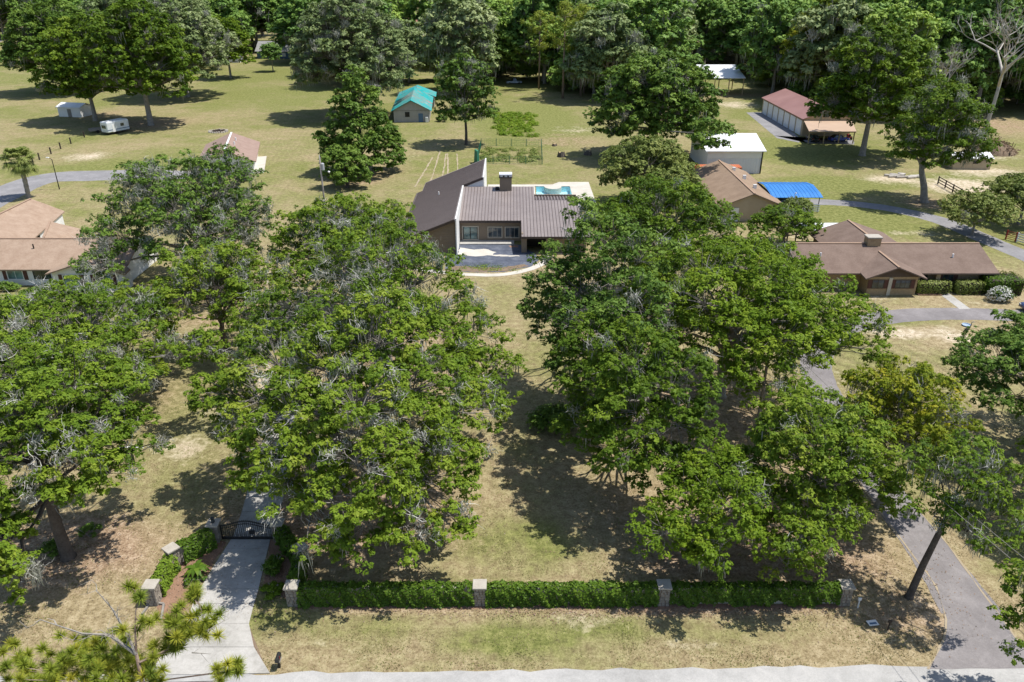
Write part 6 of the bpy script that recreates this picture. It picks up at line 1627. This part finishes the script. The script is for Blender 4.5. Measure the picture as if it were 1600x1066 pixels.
# fallen leaves, twigs and tufts that lie on the near ground
r = np.random.RandomState(77)
def litter(name, label, cat, n, mat, x0, x1, y0, y1, size, centers=None, flat=True, tb=.5):
    if centers is None:
        x = r.uniform(x0, x1, n); y = r.uniform(y0, y1, n)
    else:
        c = np.array(centers)[r.randint(0, len(centers), n)]; x = c[:, 0] + r.normal(0, 1, n) * c[:, 2]; y = c[:, 1] + r.normal(0, 1, n) * c[:, 3]
        k = (y > roadfar(x) + .15); x, y = x[k], y[k]; n = len(x)
    p = np.stack([x, y, np.full(n, .03) + r.rand(n) * (.02 if flat else .06)], 1)
    nr = r.normal(0, .35 if flat else 1.0, (n, 3)) + np.array([0, 0, 1.0 if flat else .2])
    s = size * r.uniform(.6, 1.4, n)
    ob = cards(name, p, nr, s * 1.2, s * .6, tb + r.normal(0, .22, n), M[mat], None)
    ob['label'] = label; ob['category'] = cat
    return ob
litter('fallen_leaves', 'brown fallen leaves scattered under the near oaks', 'leaves', 9000, 'leaf_brown', 0, 0, 0, 0, .085, [(-10, 42, 5, 3.2), (-28, 39, 4, 2.5), (13, 39, 5, 2.2), (19, 39, 4, 2.2), (0, 34.9, 11, .35), (10, 34.8, 7, .3), (9, 48, 5, 5), (-20, 38, 1.5, 2), (23, 37, 2.5, 2), (-14.5, 37.5, 1, 1.2)])

# grass tufts standing in the near lawn and verge
def in_poly(x, y, poly):
    ins = np.zeros(len(x), bool); n = len(poly)
    for i in range(n):
        x1, y1 = poly[i]; x2, y2 = poly[(i + 1) % n]
        c = ((y1 > y) != (y2 > y)) & (x < (x2 - x1) * (y - y1) / (y2 - y1 + 1e-9) + x1); ins ^= c
    return ins
DRV = [tuple(P(*p)[:2]) for p in DL] + [tuple(P(*p)[:2]) for p in DR[::-1]]
ASP = [tuple(P(*p)[:2]) for p in [(1448, 1046), (1475, 1000), (1477, 968), (1467, 930), (1430, 870), (1372, 800), (1325, 735), (1290, 672), (1262, 616), (1320, 616), (1352, 672), (1394, 735), (1440, 800), (1510, 885), (1546, 940), (1602, 1015), (1640, 1044)]]
BEDL = [tuple(P(*p)[:2]) for p in [(311, 917), (298, 945), (274, 976), (252, 966), (240, 938), (250, 905), (276, 880), (335, 845), (355, 846), (336, 878)]]
BEDR = [tuple(P(*p)[:2]) for p in [(426, 842), (440, 846), (466, 862), (466, 935), (452, 938), (410, 915), (414, 885)]]
def tufts_of_grass(name, label, n, mat, seed, cl, size, tb):
    r = np.random.RandomState(seed)
    m = n // 14
    y = 30 + 45 * r.rand(m) ** 1.5; x = (r.rand(m) - .5) * (y * 1.55 + 8)
    k = (np.sin(x * .9 + seed) + np.sin(y * 1.3 + x * .4) + r.normal(0, 1.0, m)) > cl
    x, y = x[k], y[k]; m = len(x)
    X = np.repeat(x, 14) + r.normal(0, .30, m * 14); Y = np.repeat(y, 14) + r.normal(0, .30, m * 14)
    ok = (Y > roadfar(X) + .02) & ~in_poly(X, Y, BEDL) & ~in_poly(X, Y, BEDR) & ~in_poly(X, Y, DRV) & ~in_poly(X, Y, ASP) & ~((np.abs(Y - WY) < .5) & (X > -14) & (X < 20.6))
    X, Y = X[ok], Y[ok]; k = len(X)
    d = np.stack([r.normal(0, .7, k), r.normal(0, .7, k), np.full(k, 1.0)], 1)
    L = size * r.uniform(.6, 1.4, k)
    d = d / np.linalg.norm(d, axis=1, keepdims=True)
    o = cards(name, np.stack([X, Y, np.zeros(k)], 1) + d * L[:, None] * .45, np.cross(d, unit(r, k)), L, L * .42, tb + r.normal(0, .2, k), M[mat], None, along=d, tri=True)
    o['label'] = label; o['category'] = 'grass'
    return o
M['straw'] = leaf_mat('straw', [(0, (.22, .17, .095)), (.5, (.30, .245, .145)), (1, (.40, .34, .22))], .2, 0)
M['blade'] = leaf_mat('blade', [(0, (.09, .13, .025)), (.5, (.19, .225, .055)), (1, (.33, .34, .12))], .3, 0)
tufts_of_grass('dry_grass', 'straw-coloured grass standing in the near lawn and verge', 80000, 'straw', 1, -.6, .09, .5)
tufts_of_grass('green_grass', 'green grass growing in patches of the near lawn and verge', 80000, 'blade', 2, .4, .10, .5)
